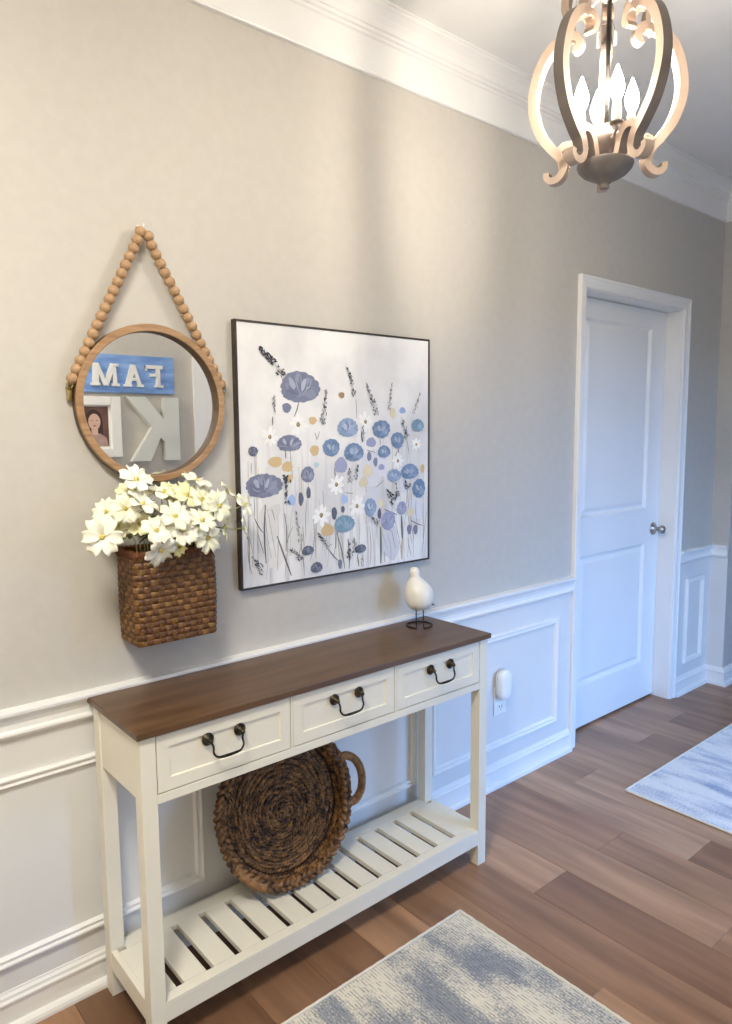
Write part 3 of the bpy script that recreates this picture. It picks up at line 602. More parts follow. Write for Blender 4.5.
for i, (x, y, z, r) in enumerate(FLW):
    r *= 0.93
    c = Vector((x, y, z)); d = Vector(FACE.get(i, ((x - 0.63) * 3.0, -0.8, 0.6))).normalized()
    fl = thing('cosmos_flower', FLAB[i], 'flower',
               (0.633 + (x - 0.633) * 0.45, -0.064 + (y + 0.064) * 0.18, KZ1 - 0.12), 'cream flowers in the wall basket')
    ax = d.orthogonal().normalized(); ay = d.cross(ax); fm = Matrix((ax, ay, d)).transposed()
    np_ = rf.choice((5, 6, 6, 7)) if i != 24 else 5; cup = rf.uniform(0.25, 0.6); ph = rf.uniform(0, 1)
    tint = (1.0, 0.98, 0.74, 1) if i in PALE else (1, 1, rf.uniform(0.90, 1.0), 1)
    if i == 24: tint = (0.95, 0.9, 0.45, 1)
    for k in range(np_):
        bm = petal_mesh(r * rf.uniform(0.92, 1.06), 0.43 if np_ < 6 else 0.36, cup + rf.uniform(-0.12, 0.12), i * 10 + k)
        a = 2 * PI * (k + ph) / np_ + rf.uniform(-0.1, 0.1); rm = fm @ Matrix.Rotation(a, 3, 'Z') @ Matrix.Rotation(rf.uniform(-0.15, 0.15), 3, 'X')
        for v in bm.verts: v.co = c + rm @ v.co + d * (0.0012 * (k % 2))
        o = obj('petal', bm, PETAL, fl); o.color = tint
    bm = ball(B(), c + d * 0.004, r * 0.13, 10, 6)
    for k in range(10):
        a = k * 2.4; e_ = ax * math.cos(a) + ay * math.sin(a); ball(bm, c + d * (0.006 + 0.004 * (k % 2)) + e_ * r * 0.10 * (0.5 + 0.5 * (k % 3) / 2), 0.0018, 6, 4)
    obj('flower_centre', bm, YCENT, fl, True)
    base = Vector(fl.location); mid = Vector((0.633 + (x - 0.633) * 0.5, -0.064 + (y + 0.064) * 0.36, KZ1 + max(0.012, (z - KZ1) * 0.3) + 0.014))
    pts = spline([base, mid, c - d * 0.02, c - d * 0.001], 6)
    obj('stem', tube(B(), pts, lambda q: 0.0017 - 0.0006 * q, 6), STEMG, fl, True)
    for k in range(11 if i in (8, 10, 11, 21, 24) else 3):       # narrow ferny leaves low on the stem
        q = mid + (c - mid) * rf.uniform(-0.15, 0.45); dr = Vector((rf.uniform(-1, 1), rf.uniform(-1.0, 0.1), rf.uniform(0.0, 0.9))).normalized(); ln = rf.uniform(0.03, 0.055)
        sd = dr.cross(Vector((0, 0, 1))).normalized() if abs(dr.z) < 0.95 else Vector((1, 0, 0)); nr = sd.cross(dr); bm = B(); rings = []
        for g_ in range(6):
            u = g_ / 5; w_ = 0.0065 * math.sin(PI * (0.06 + 0.9 * u)); pc = q + dr * ln * u + Vector((0, 0, -0.02 * u * u))
            if pc.y > -0.012: pc.y = -0.012
            rings.append([pc + sd * w_, pc + nr * 0.001, pc - sd * w_, pc - nr * 0.001])
        obj('leaf', loft(bm, rings), LEAFG, fl)
# ================================================================== PAINTING
CXP, CZP, PW2, PH2 = 1.2580, 1.3765, 0.3825, 0.3835
pt = thing('floral_painting', 'large square painting of blue and white wildflowers in a thin dark frame', 'painting', (CXP, -0.001, CZP - PH2))
fw_, yb, yf = 0.0062, -0.002, -0.022
for (x0, x1, z0, z1) in ((-PW2, -PW2 + fw_, -PH2, PH2), (PW2 - fw_, PW2, -PH2, PH2), (-PW2 + fw_, PW2 - fw_, PH2 - fw_, PH2), (-PW2 + fw_, PW2 - fw_, -PH2, -PH2 + fw_)):
    obj('frame_strip', box(B(), CXP + x0, CXP + x1, yf, yb, CZP + z0, CZP + z1, 0.0008), FRAMEB, pt)
cv = obj('canvas', box(B(), CXP - PW2 + fw_, CXP + PW2 - fw_, -0.0195, -0.004, CZP - PH2 + fw_, CZP + PH2 - fw_), CANVAS, pt, origin=(CXP, -0.004, CZP))
POP = [(-0.164, 0.202, 0.146, 0.097, 's'), (-0.207, 0.037, 0.089, 0.05, 's'), (-0.298, -0.085, 0.129, 0.073, 's'), (-0.142, -0.059, 0.05, 0.051, 's'), (-0.051, 0.021, 0.067, 0.058, 'b'), (0.016, 0.082, 0.085, 0.062, 'l'), (0.158, 0.077, 0.079, 0.062, 'b'), (0.23, 0.04, 0.06, 0.057, 'b'), (0.04, 0.004, 0.082, 0.061, 'b'), (0.169, 0.003, 0.057, 0.043, 'b'), (0.108, -0.178, 0.052, 0.063, 'l'), (-0.002, -0.223, 0.085, 0.058, 't'), (0.214, -0.078, 0.064, 0.044, 'l'), (0.286, -0.068, 0.085, 0.055, 'b'), (0.33, -0.128, 0.063, 0.07, 'b'), (0.186, -0.228, 0.063, 0.068, 'v'), (0.248, -0.191, 0.047, 0.048, 'v'), (0.324, 0.09, 0.06, 0.044, 't'), (-0.147, -0.292, 0.045, 0.031, 'd'), (-0.115, -0.349, 0.046, 0.035, 'd'), (0.063, -0.31, 0.05, 0.029, 'd'), (-0.334, 0.017, 0.033, 0.028, 'd')]
DAI = [(-0.174, 0.093, 0.035), (-0.275, 0.057, 0.029), (0.09, 0.102, 0.03), (0.319, 0.025, 0.024), (-0.093, -0.187, 0.034), (-0.032, -0.095, 0.032), (0.051, -0.169, 0.033), (0.232, -0.029, 0.026)]
DAB = [(-0.214, 0.142, 0.032, 0.029, 's'), (-0.12, 0.105, 0.03, 0.024, 'o'), (-0.115, 0.014, 0.034, 0.033, 'o'), (-0.007, 0.184, 0.024, 0.019, 'n'), (0.254, 0.14, 0.03, 0.021, 'p'), (0.21, 0.131, 0.027, 0.036, 'y'), (0.114, 0.035, 0.043, 0.032, 'v'), (-0.258, -0.016, 0.049, 0.032, 'o'), (-0.216, -0.032, 0.039, 0.032, 'o'), (-0.208, -0.067, 0.022, 0.027, 'o'), (-0.203, -0.133, 0.029, 0.033, 'p'), (-0.169, -0.131, 0.019, 0.042, 'd'), (-0.14, -0.114, 0.017, 0.037, 'd'), (-0.108, -0.03, 0.019, 0.016, 'q'), (-0.069, -0.236, 0.051, 0.04, 'o'), (-0.013, -0.035, 0.052, 0.05, 'v'), (0.097, -0.057, 0.043, 0.042, 'y'), (0.08, -0.093, 0.038, 0.035, 'y'), (-0.001, -0.143, 0.028, 0.029, 'p'), (0.291, -0.208, 0.038, 0.031, 'y'), (-0.042, -0.185, 0.022, 0.041, 'd'), (-0.007, -0.175, 0.015, 0.022, 'd'), (0.148, -0.202, 0.017, 0.036, 'd'), (0.285, -0.267, 0.022, 0.035, 's'), (0.315, -0.27, 0.022, 0.035, 's'), (0.105, -0.01, 0.019, 0.032, 's'), (0.132, -0.029, 0.019, 0.03, 's'), (0.158, -0.047, 0.027, 0.02, 'v'), (0.153, -0.167, 0.022, 0.03, 'y'), (0.349, -0.059, 0.02, 0.031, 'o'), (-0.021, -0.35, 0.016, 0.032, 's')]
SPR = [(-0.303, 0.31, -0.219, 0.235, 3), (-0.258, 0.179, -0.26, 0.12, 1), (-0.069, 0.196, -0.085, 0.093, 2), (0.016, 0.271, 0.048, 0.179, 2), (0.094, 0.223, 0.138, 0.124, 2), (0.204, 0.231, 0.19, 0.139, 1), (0.337, 0.205, 0.304, 0.13, 1), (0.247, 0.116, 0.276, 0.043, 2), (-0.231, -0.054, -0.214, -0.081, 3), (-0.224, -0.084, -0.223, -0.145, 2), (-0.109, -0.243, -0.064, -0.295, 2), (-0.346, -0.287, -0.307, -0.34, 2), (-0.214, -0.278, -0.17, -0.317, 2), (-0.192, -0.164, -0.174, -0.266, 1), (0.018, -0.046, 0.019, -0.093, 2), (0.054, -0.037, 0.042, -0.085, 2), (0.011, -0.269, 0.016, -0.34, 2), (0.034, -0.27, 0.039, -0.318, 2), (0.176, -0.124, 0.215, -0.163, 3), (0.221, -0.103, 0.227, -0.15, 2), (0.263, -0.096, 0.277, -0.121, 3), (0.111, -0.212, 0.139, -0.236, 2), (0.073, 0.093, 0.081, 0.039, 1), (0.069, -0.331, 0.064, -0.367, 1)]
STM = [(-0.17, 0.161, -0.189, 0.115, 2), (-0.263, 0.116, -0.264, 0.091, 2), (-0.106, 0.047, -0.113, 0.068, 1), (-0.106, 0.047, -0.095, 0.072, 1), (-0.333, -0.114, -0.333, -0.177, 1), (-0.295, -0.14, -0.297, -0.313, 3), (-0.257, -0.236, -0.209, -0.362, 3), (-0.229, -0.17, -0.227, -0.285, 2), (-0.2, -0.213, -0.226, -0.269, 1), (-0.274, -0.154, -0.263, -0.191, 1), (-0.333, -0.177, -0.306, -0.221, 2), (-0.174, -0.266, -0.161, -0.37, 1), (-0.205, 0.016, -0.197, -0.065, 1), (-0.222, 0.017, -0.221, -0.007, 2), (-0.339, -0.016, -0.34, -0.047, 1), (-0.163, -0.217, -0.163, -0.331, 1), (-0.355, -0.159, -0.354, -0.334, 1), (-0.323, -0.222, -0.304, -0.284, 1), (-0.146, -0.134, -0.153, -0.251, 1), (0.249, -0.217, 0.252, -0.297, 'g'), (0.252, -0.297, 0.25, -0.368, 'o'), (0.152, -0.246, 0.153, -0.37, 'g'), (0.171, -0.188, 0.227, -0.211, 2), (0.291, -0.235, 0.348, -0.259, 2), (0.132, -0.112, 0.166, -0.091, 1), (-0.033, -0.246, -0.001, -0.369, 2), (-0.066, -0.297, -0.026, -0.339, 2), (0.012, -0.272, 0.016, -0.37, 2), (0.104, -0.241, 0.106, -0.369, 1), (0.202, -0.26, 0.22, -0.327, 1), (0.275, -0.13, 0.272, -0.181, 1), (0.002, -0.122, 0.036, -0.127, 1), (-0.038, -0.043, -0.035, -0.073, 2), (0.278, -0.295, 0.295, -0.359, 1), (0.318, -0.165, 0.321, -0.242, 1), (0.051, -0.33, 0.057, -0.367, 2), (0.17, -0.331, 0.171, -0.368, 1), (0.051, 0.174, 0.053, 0.114, 1), (0.075, 0.071, 0.077, 0.036, 3), (0.151, 0.048, 0.153, 0.026, 1), (0.275, 0.042, 0.285, -0.009, 1), (0.234, 0.011, 0.235, -0.012, 2), (0.095, 0.01, 0.133, 0.0, 1), (0.215, -0.021, 0.228, 0.004, 1)]
PC = {'s': (0.20, 0.215, 0.31), 'b': (0.165, 0.25, 0.40), 'l': (0.26, 0.35, 0.51), 't': (0.20, 0.32, 0.42), 'v': (0.33, 0.35, 0.52), 'd': (0.115, 0.125, 0.175), 'o': (0.66, 0.49, 0.25), 'y': (0.72, 0.65, 0.46), 'n': (0.36, 0.23, 0.11), 'p': (0.36, 0.48, 0.75), 'q': (0.5, 0.65, 0.7)}
rp_ = random.Random(3)
class Paint:
    def __init__(s): s.v = []; s.f = []; s.c = []; s.h = 0.0197
    def poly(s, pts, col, jit=0.0):
        s.h += 0.0000045; i = len(s.v)
        lim = lambda v, m: max(-m, min(m, v))
        for x, z in pts: s.v.append((CXP + lim(x, PW2 - fw_), -s.h, CZP + lim(z, PH2 - fw_)))
        s.f.append(list(range(i, i + len(pts)))); j = 1 + rp_.uniform(-jit, jit); s.c.append(tuple(min(1, q * j) for q in col))
    def blob(s, x, z, rx, rz, col, ang=0.0, wob=0.12, n=14, jit=0.08):
        ph = rp_.uniform(0, 6); ca, sa = math.cos(ang), math.sin(ang); P_ = []
        for k in range(n):
            a = 2 * PI * k / n; q = 1 + wob * math.sin(3 * a + ph) * 0.6 + wob * math.sin(5 * a + 2 * ph) * 0.5
            u, v = rx * math.cos(a) * q, rz * math.sin(a) * q; P_.append((x + u * ca - v * sa, z + u * sa + v * ca))
        s.poly(P_, col, jit)
    def line(s, x0, z0, x1, z1, w, col, bend=0.0):
        dx, dz = x1 - x0, z1 - z0; ln = math.hypot(dx, dz); nx, nz = -dz / ln, dx / ln; A = []; B_ = []
        for k in range(7):
            t_ = k / 6; o_ = bend * ln * math.sin(PI * t_); ww = w * (0.35 + 0.65 * math.sin(PI * (0.1 + 0.8 * t_)))
            A.append((x0 + dx * t_ + nx * (o_ + ww), z0 + dz * t_ + nz * (o_ + ww))); B_.append((x0 + dx * t_ + nx * (o_ - ww), z0 + dz * t_ + nz * (o_ - ww)))
        s.poly(A + B_[::-1], col, 0.1)
    def build(s, name, parent):
        me = bpy.data.meshes.new(name); po = worigin(parent)
        me.from_pydata([tuple(Vector(q) - po) for q in s.v], [], s.f); at = me.color_attributes.new('paint', 'FLOAT_COLOR', 'CORNER'); li = 0
        for f, c_ in zip(s.f, s.c):
            for _ in f: at.data[li].color = (*c_, 1); li += 1
        o = link_mesh(name, me, PAINT, parent); o['kind'] = 'stuff'; return o
INK = (0.045, 0.042, 0.05); INK2 = (0.20, 0.20, 0.21)
P = Paint()
for _ in range(42):     # thin pale and grey drips
    x = rp_.uniform(-0.36, 0.36); z0 = rp_.uniform(-0.2, 0.05); z1 = rp_.uniform(-0.37, z0 - 0.08)
    P.line(x, z0, x + rp_.uniform(-0.004, 0.004), max(z1, -0.37), rp_.uniform(0.0008, 0.0028), rp_.choice([(0.60, 0.60, 0.62), (0.66, 0.66, 0.66), (0.84, 0.84, 0.83), (0.54, 0.53, 0.52), (0.68, 0.64, 0.56)]))
for _ in range(14):     # pale lilac and grey washes low on the canvas
    x = rp_.uniform(-0.33, 0.33); z = rp_.uniform(-0.32, -0.02); P.blob(x, z, rp_.uniform(0.02, 0.05), rp_.uniform(0.03, 0.08), (0.69, 0.70, 0.76) if x > 0 else (0.73, 0.72, 0.70), 0, 0.2, 16, 0.08)
for _ in range(34):     # many thin grass stems
    x = rp_.uniform(-0.36, 0.36); z0 = rp_.uniform(-0.37, -0.28); ln = rp_.uniform(0.06, 0.20); P.line(x, z0, x + rp_.uniform(-0.03, 0.03), z0 + ln, rp_.uniform(0.0006, 0.0013), rp_.choice([INK2, (0.30, 0.29, 0.28), (0.36, 0.36, 0.40), (0.26, 0.22, 0.18)]), rp_.uniform(-0.08, 0.08))
for x0, z0, x1, z1, w in STM:
    col = (0.13, 0.16, 0.12) if w == 'g' else (0.55, 0.42, 0.24) if w == 'o' else (INK2 if w == 1 else (0.11, 0.105, 0.11))
    ww = {'g': 0.0045, 'o': 0.0045, 1: 0.0011, 2: 0.0018, 3: 0.0028}[w]
    P.line(x0, z0, x1, z1, ww, col, rp_.uniform(-0.05, 0.05))
P.build('painted_stems', cv)
P2 = Paint(); P2.h = P.h
for x, z, w, h, k in DAB: P2.blob(x, z, w / 2, h / 2, PC[k], 0.0, 0.10)
for x, z, r in DAI:
    for k in range(8):
        a = 2 * PI * k / 8 + rp_.uniform(-0.15, 0.15); q = r * rp_.uniform(0.85, 1.15)
        P2.blob(x + math.cos(a) * q * 0.56, z + math.sin(a) * q * 0.56, q * 0.46, q * 0.21, (0.90, 0.90, 0.89), a, 0.08, 12, 0.03)
    P2.blob(x, z, r * 0.20, r * 0.22, (0.27, 0.185, 0.085)); P2.blob(x - r * 0.03, z + r * 0.05, r * 0.09, r * 0.10, (0.50, 0.36, 0.15))
mixc = lambda c_, d_, f: tuple(a * (1 - f) + b_ * f for a, b_ in zip(c_, d_))
for x, z, w, h, k in POP:
    c0 = PC[k]; li = mixc(c0, (0.72, 0.76, 0.88), 0.42); dk = tuple(q * 0.55 for q in c0); mid_ = mixc(c0, (0.6, 0.65, 0.8), 0.18)
    big = w > 0.08; sil = []; ph = rp_.uniform(0, 6); lob = 7 if big else 5
    for q in range(40):           # scalloped silhouette, fuller above
        a = 2 * PI * q / 40; e_ = 1 + 0.10 * abs(math.sin(lob * a + ph)) + 0.03 * math.sin(3 * a + ph); sil.append((x + w * 0.46 * math.cos(a) * e_, z + h * 0.46 * math.sin(a) * e_ * (1.0 if math.sin(a) > 0 else 0.92)))
    P2.poly(sil, c0)
    bz = z - h * 0.22
    for q in range(8 if big else 6):          # fanned petals rising from the base
        a = R(15 + 150 * (q + 0.5) / (8 if big else 6)) + rp_.uniform(-0.12, 0.12); rr = rp_.uniform(0.20, 0.30)
        P2.blob(x + math.cos(a) * w * rr * 0.8, bz + math.sin(a) * h * rr * 1.25, w * rp_.uniform(0.20, 0.26), h * rp_.uniform(0.11, 0.15), rp_.choice([mid_, mixc(c0, dk, 0.25), c0, mixc(c0, li, 0.35)]), a, 0.10, 14)
    P2.blob(x - w * 0.2, z - h * 0.16, w * 0.22, h * 0.17, mixc(c0, dk, 0.2), 0.4, 0.12); P2.blob(x + w * 0.2, z - h * 0.14, w * 0.22, h * 0.17, mid_, -0.4, 0.12)
    for q in range(9 if big else 6):          # brushy creases and pale highlights
        a = R(rp_.uniform(10, 170)); l0, l1 = rp_.uniform(0.04, 0.2), rp_.uniform(0.3, 0.5)
        P2.line(x + math.cos(a) * w * l0, bz + math.sin(a) * h * l0, x + math.cos(a) * w * l1 * 0.85, bz + math.sin(a) * h * l1 * 1.2, min(w, h) * rp_.uniform(0.012, 0.035), rp_.choice([dk, mixc(c0, dk, 0.6), li, mixc(c0, li, 0.6)]), rp_.uniform(-0.25, 0.25))
    if k in 'bl': P2.blob(x - w * 0.12, z + h * 0.06, w * 0.09, h * 0.18, li, 0.5); P2.blob(x + w * 0.12, z + h * 0.04, w * 0.06, h * 0.15, li, -0.5)
    if k == 's' and big: P2.blob(x - w * 0.2, z + h * 0.12, w * 0.06, h * 0.2, li, 0.5); P2.blob(x + w * 0.08, z + h * 0.1, w * 0.05, h * 0.2, li, -0.35)
P2.build('painted_flowers', cv)
P3 = Paint(); P3.h = P2.h
for x0, z0, x1, z1, dn in SPR:
    ln = math.hypot(x1 - x0, z1 - z0); ang = math.atan2(z1 - z0, x1 - x0); col = INK2 if dn == 1 else INK
    for k in range(int(ln / 0.0042 * (0.6 + 0.5 * dn))):
        t_ = rp_.random(); sprd = (0.003 + 0.0035 * dn) * (0.35 + t_); o_ = rp_.uniform(-sprd, sprd)
        P3.blob(x0 + (x1 - x0) * t_ - math.sin(ang) * o_, z0 + (z1 - z0) * t_ + math.cos(ang) * o_, rp_.uniform(0.0025, 0.0055) * (1.35 if dn == 3 else 1), rp_.uniform(0.0009, 0.0019) * (1.5 if dn == 3 else 1), col, ang + rp_.uniform(-0.9, 0.9), 0.05, 8, 0.3)
    P3.line(x0, z0, x1, z1, 0.0006, col)
P3.build('painted_sprigs', cv)

# ================================================================== CERAMIC BIRD
bd = thing('bird_figurine', 'white ceramic bird figurine on black wire legs on the console table', 'figurine', (1.508, -0.106, TZ))
bc = Vector((1.508, -0.106, TZ))
dv = Vector((0.76, -0.65, 0)).normalized(); db = Vector((0.65, 0.76, 0)).normalized()    # across / away
ringp = []
for k in range(29):
    a = R(-90 + 16 + (360 - 32) * k / 28); ringp.append(bc + dv * 0.043 * math.cos(a) + db * 0.043 * math.sin(a) + Vector((0, 0, 0.0026)))
gl = ringp[-1]; gr = ringp[0]
bodyz = TZ + 0.056
w = B(); tube(w, ringp, 0.0025, 8)
for g_ in (gl, gr):
    tube(w, [g_, g_ + db * 0.006 + Vector((0, 0, 0.004)), g_ + db * 0.022 + Vector((0, 0, 0.010)), g_ + db * 0.026 + Vector((0, 0, bodyz - TZ + 0.008))], 0.0019, 8)
o = obj('wire_stand', w, IRON, bd, True); o['label'] = 'black wire legs on a ring base'
bm = B(); rings = []; n = 24
sec = [(0.0, 0.000, 0.001), (0.0, 0.0005, 0.020), (0.0, 0.003, 0.030), (0.001, 0.012, 0.040), (0.001, 0.026, 0.0475), (0.0, 0.040, 0.0495), (-0.001, 0.056, 0.0490), (-0.003, 0.070, 0.0460), (-0.0055, 0.083, 0.0400), (-0.009, 0.095, 0.0310), (-0.0115, 0.104, 0.0225), (-0.013, 0.110, 0.0175), (-0.0145, 0.115, 0.0160), (-0.0155, 0.121, 0.0170), (-0.016, 0.129, 0.0168), (-0.016, 0.136, 0.0145), (-0.016, 0.1415, 0.0100), (-0.016, 0.144, 0.001)]
for ox, h, r in sec:
    rings.append([bc + dv * (ox + r * math.cos(2 * PI * k / n)) + db * (0.008 + r * 1.05 * math.sin(2 * PI * k / n)) + Vector((0, 0, bodyz - TZ + h)) for k in range(n)])
obj('bird_body', loft(bm, rings), CERAM, bd, True)
tp = bc + dv * 0.046 + db * 0.012 + Vector((0, 0, bodyz - TZ + 0.014))
bm = B(); tube(bm, [tp - dv * 0.012 + Vector((0, 0, 0.004)), tp, tp + dv * 0.007 - Vector((0, 0, 0.003))], lambda q: 0.004 - 0.003 * q, 8); o = obj('beak', bm, IRON, bd, True); o['label'] = 'small dark tip low on the side'

# ================================================================== ROUND BASKET TRAY
TR, TLT, TD = 0.227, R(15), 0.030
ctr = Vector((0.953, -0.185 + TR * math.sin(TLT) + 0.008, SZ + 0.013 + TR * math.cos(TLT)))     # centre of the rim circle
ta, tb_, tn_ = Vector((1, 0, 0)), Vector((0, math.sin(TLT), math.cos(TLT))), Vector((0, -math.cos(TLT), math.sin(TLT)))
tray = thing('basket_tray', 'round brown woven basket tray leaning on the slatted shelf', 'basket', (ctr.x, -0.18, SZ))
def tp3(r, a, d):
    e_ = max(0.0, 1 - r / 0.2)           # the spiral starts a little off centre
    return ctr + ta * (r * math.cos(a) - 0.014 * e_) + tb_ * (r * math.sin(a) - 0.030 * e_) + tn_ * d
rt_ = random.Random(21)
def coil(r, d, rad, name, m=SEAG, wl=0.021, parent=tray):
    bm = B(); nseg = max(20, int(2 * PI * r / 0.0036)); tw = max(3, round(2 * PI * r / (wl * rt_.uniform(0.85, 1.2)))); ph = rt_.uniform(0, 6); p2 = rt_.uniform(0, 6)
    for s in (0, 1):
        pts = []
        for k in range(nseg):
            a = 2 * PI * k / nseg; q = tw * a + PI * s + ph + 0.9 * math.sin(3 * a + p2); wv = 0.0016 * math.sin(5 * a + p2) + 0.0010 * math.sin(11 * a + ph)
            pts.append(tp3(r + wv + 0.52 * rad * math.cos(q), a, d + 0.0015 * math.sin(7 * a + p2) + 0.60 * rad * math.sin(q)))
        tube(bm, pts, lambda t_: rad * (0.56 + 0.10 * math.sin(t_ * nseg * 0.9 + s)), 6, True)
    return obj(name, bm, m, parent, True)
bm = B(); loft(bm, [[tp3(r_, 2 * PI * k / 48, d_) for k in range(48)] for r_, d_ in ((0.004, -TD - 0.004), (0.192, -TD - 0.004), (0.212, -TD + 0.010), (0.222, 0.0), (0.218, 0.0), (0.206, -TD + 0.011), (0.189, -TD - 0.001), (0.004, -TD - 0.001))])
obj('backing', bm, SEAGD, tray)
bd_ = -TD
obj('coil_centre', ball(B(), tp3(0, 0, bd_), 0.009, 10, 6), SEAG, tray, True)
r = 0.0135; sp_ = 0.0118
while r < 0.188:
    coil(r, bd_ + 0.0015 * math.sin(r * 140), 0.0072, 'coil'); r += sp_
coil(0.197, bd_ + 0.008, 0.0075, 'coil'); coil(0.206, bd_ + 0.018, 0.0078, 'coil'); coil(0.214, bd_ + 0.028, 0.008, 'coil')
bm = B(); nseg = 300                       # braided rim of three fat strands
for s in range(3):
    pts = []
    for k in range(nseg):
        a = 2 * PI * k / nseg; q = 21 * a + 2 * PI * s / 3 + 0.5 * math.sin(4 * a)
        pts.append(tp3(TR - 0.009 + 0.0115 * math.sin(q) + 0.0015 * math.sin(9 * a), a, 0.0 + 0.0075 * math.sin(2 * q)))
    tube(bm, pts, lambda t_: 0.0072 + 0.0016 * math.sin(t_ * 950), 7, True)
obj('rim_braid', bm, SEAG, tray, True)
def wrapped(pts, rad, turns, name, m):
    bm = B(); tube(bm, pts, rad * 0.86, 8)
    n_ = len(pts)
    for k in range(turns):
        u = (k + 0.5) / turns * (n_ - 1); i = min(int(u), n_ - 2); f = u - i; q = pts[i].lerp(pts[i + 1], f); t_ = (pts[i + 1] - pts[i]).normalized()
        e1 = t_.orthogonal().normalized(); e2 = t_.cross(e1)
        tube(bm, [q + (e1 * math.cos(a) + e2 * math.sin(a)) * rad * 0.86 + t_ * 0.0015 * math.sin(a) for a in [2 * PI * z_ / 10 for z_ in range(10)]], rad * 0.26, 5, True)
    return obj(name, bm, m, tray, True)
hp = spline([tp3(0.222, R(19), -0.002), tp3(0.248, R(17.5), 0.002), tp3(0.272, R(11), 0.004), tp3(0.282, R(2), 0.004), tp3(0.274, R(-8), 0.004), tp3(0.250, R(-15), 0.002), tp3(0.224, R(-17), -0.002)], 6)
o = wrapped(hp, 0.0125, 44, 'handle', SEAGL); o['label'] = 'twine wrapped loop handle'
hp = [tp3(TR - 0.004, R(a), 0.002) for a in range(208, 240, 3)]
o = wrapped(hp, 0.0125, 26, 'wrapped_grip', SEAGL); o['label'] = 'tan twine wrapped section of rim'

# ================================================================== WALL OUTLET AND PLUG-IN
pl = thing('outlet_plate', 'white wall outlet plate under the plug-in device', 'outlet', (2.062, -0.004, 0.305))
obj('plate', box(B(), 2.025, 2.099, -0.010, -0.0045, 0.302, 0.420, 0.002), PLAST, pl)
bm = B(); box(bm, 2.045, 2.079, -0.0125, -0.0095, 0.318, 0.348, 0.003); obj('receptacle', bm, PLAST, pl)
bm = B(); box(bm, 2.054, 2.0565, -0.0132, -0.0120, 0.330, 0.340); box(bm, 2.067, 2.0695, -0.0132, -0.0120, 0.330, 0.340); ball(bm, (2.062, -0.0122, 0.3235), 0.0022, 8, 5); obj('slot', bm, DARKP, pl)
dvx, dvz = 2.062, 0.431
dev = thing('plug_in_device', 'rounded white plug-in device on the outlet right of the console table', 'device', (dvx, -0.0135, dvz - 0.07))
def capsule(w_, h_, y, n_=10):
    ring = []; r_ = min(w_, h_) * 0.85
    for cx, cz, a0 in ((w_ - r_, h_ - r_, 0), (-w_ + r_, h_ - r_, 90), (-w_ + r_, -h_ + r_, 180), (w_ - r_, -h_ + r_, 270)):
        for k in range(n_ + 1): a = R(a0 + 90 * k / n_); ring.append(Vector((dvx + cx + r_ * math.cos(a), y, dvz + cz + r_ * math.sin(a))))
    return ring
hw_, hh_ = 0.037, 0.061
obj('device_body', loft(B(), [capsule(hw_ - 0.004, hh_ - 0.004, -0.0135), capsule(hw_, hh_, -0.018), capsule(hw_, hh_, -0.036), capsule(hw_ - 0.003, hh_ - 0.003, -0.043), capsule(hw_ - 0.010, hh_ - 0.010, -0.0475), capsule(hw_ - 0.024, hh_ - 0.030, -0.049)]), PLAST, dev, True)
obj('seam', loft(B(), [capsule(hw_ + 0.0004, hh_ + 0.0004, -0.0225), capsule(hw_ + 0.0004, hh_ + 0.0004, -0.0235)]), DARKP, dev)

# ================================================================== RUGS
def rug(x0, x1, y0, y1, m, label):
    o = thing('area_rug', label, 'rug', ((x0 + x1) / 2, (y0 + y1) / 2, 0.0), 'woven hall rugs')
    obj('rug_field', box(B(), x0 + 0.006, x1 - 0.006, y0 + 0.006, y1 - 0.006, 0.0005, 0.008, 0.002), m, o)
    for a, c in (((x0, y0), (x1, y0)), ((x1, y0), (x1, y1)), ((x1, y1), (x0, y1)), ((x0, y1), (x0, y0))):
        A = Vector((*a, 0.0052)); Cc = Vector((*c, 0.0052)); n_ = max(2, int((Cc - A).length / 0.012)); bm = B()
        tube(bm, [A.lerp(Cc, k / n_) for k in range(n_ + 1)], lambda t_: 0.0045 + 0.0006 * math.sin(t_ * n_ * 1.9), 7); obj('bound_edge', bm, RUGB, o, True)
rug(-0.55, 1.354, -1.33, -0.437, RUG1, 'grey blue and cream woven rug in front of the console table')
rug(2.400, 4.20, -1.28, -0.380, RUG2, 'pale blue and white woven rug lying in front of the door')

# ================================================================== CHANDELIER
HX, HY, HZ = 1.470, -0.785, 2.030
ch = thing('chandelier', 'lantern chandelier of scrolled wooden arms with lit candle bulbs', 'chandelier', (HX, HY, HZ))
hc = Vector((HX, HY, HZ))
def ribbon(path, width, thick, ang):
    """flat sawn scroll: path in (r, z), width in plane, thickness across"""
    P_ = [Vector((a, c)) for a, c in path]; e1 = Vector((math.cos(ang), math.sin(ang), 0)); e2 = Vector((-math.sin(ang), math.cos(ang), 0)); rings = []; m_ = len(P_)
    for i, q in enumerate(P_):
        t_ = (P_[min(i + 1, m_ - 1)] - P_[max(i - 1, 0)]).normalized(); n_ = Vector((-t_.y, t_.x)); u = i / (m_ - 1); ww = (width(u) if callable(width) else width) / 2
        a = q + n_ * ww; b_ = q - n_ * ww
        f3 = lambda p2, s: hc + e1 * p2.x + Vector((0, 0, p2.y)) + e2 * (s * thick / 2)
        rings.append([f3(a, -1), f3(a, 1), f3(b_, 1), f3(b_, -1)])
    return rings
def spiral(cx, cz, r0, r1, a0, a1, n_=22):
    return [(cx + (r0 + (r1 - r0) * k / n_) * math.cos(R(a0 + (a1 - a0) * k / n_)), cz + (r0 + (r1 - r0) * k / n_) * math.sin(R(a0 + (a1 - a0) * k / n_))) for k in range(n_ + 1)]
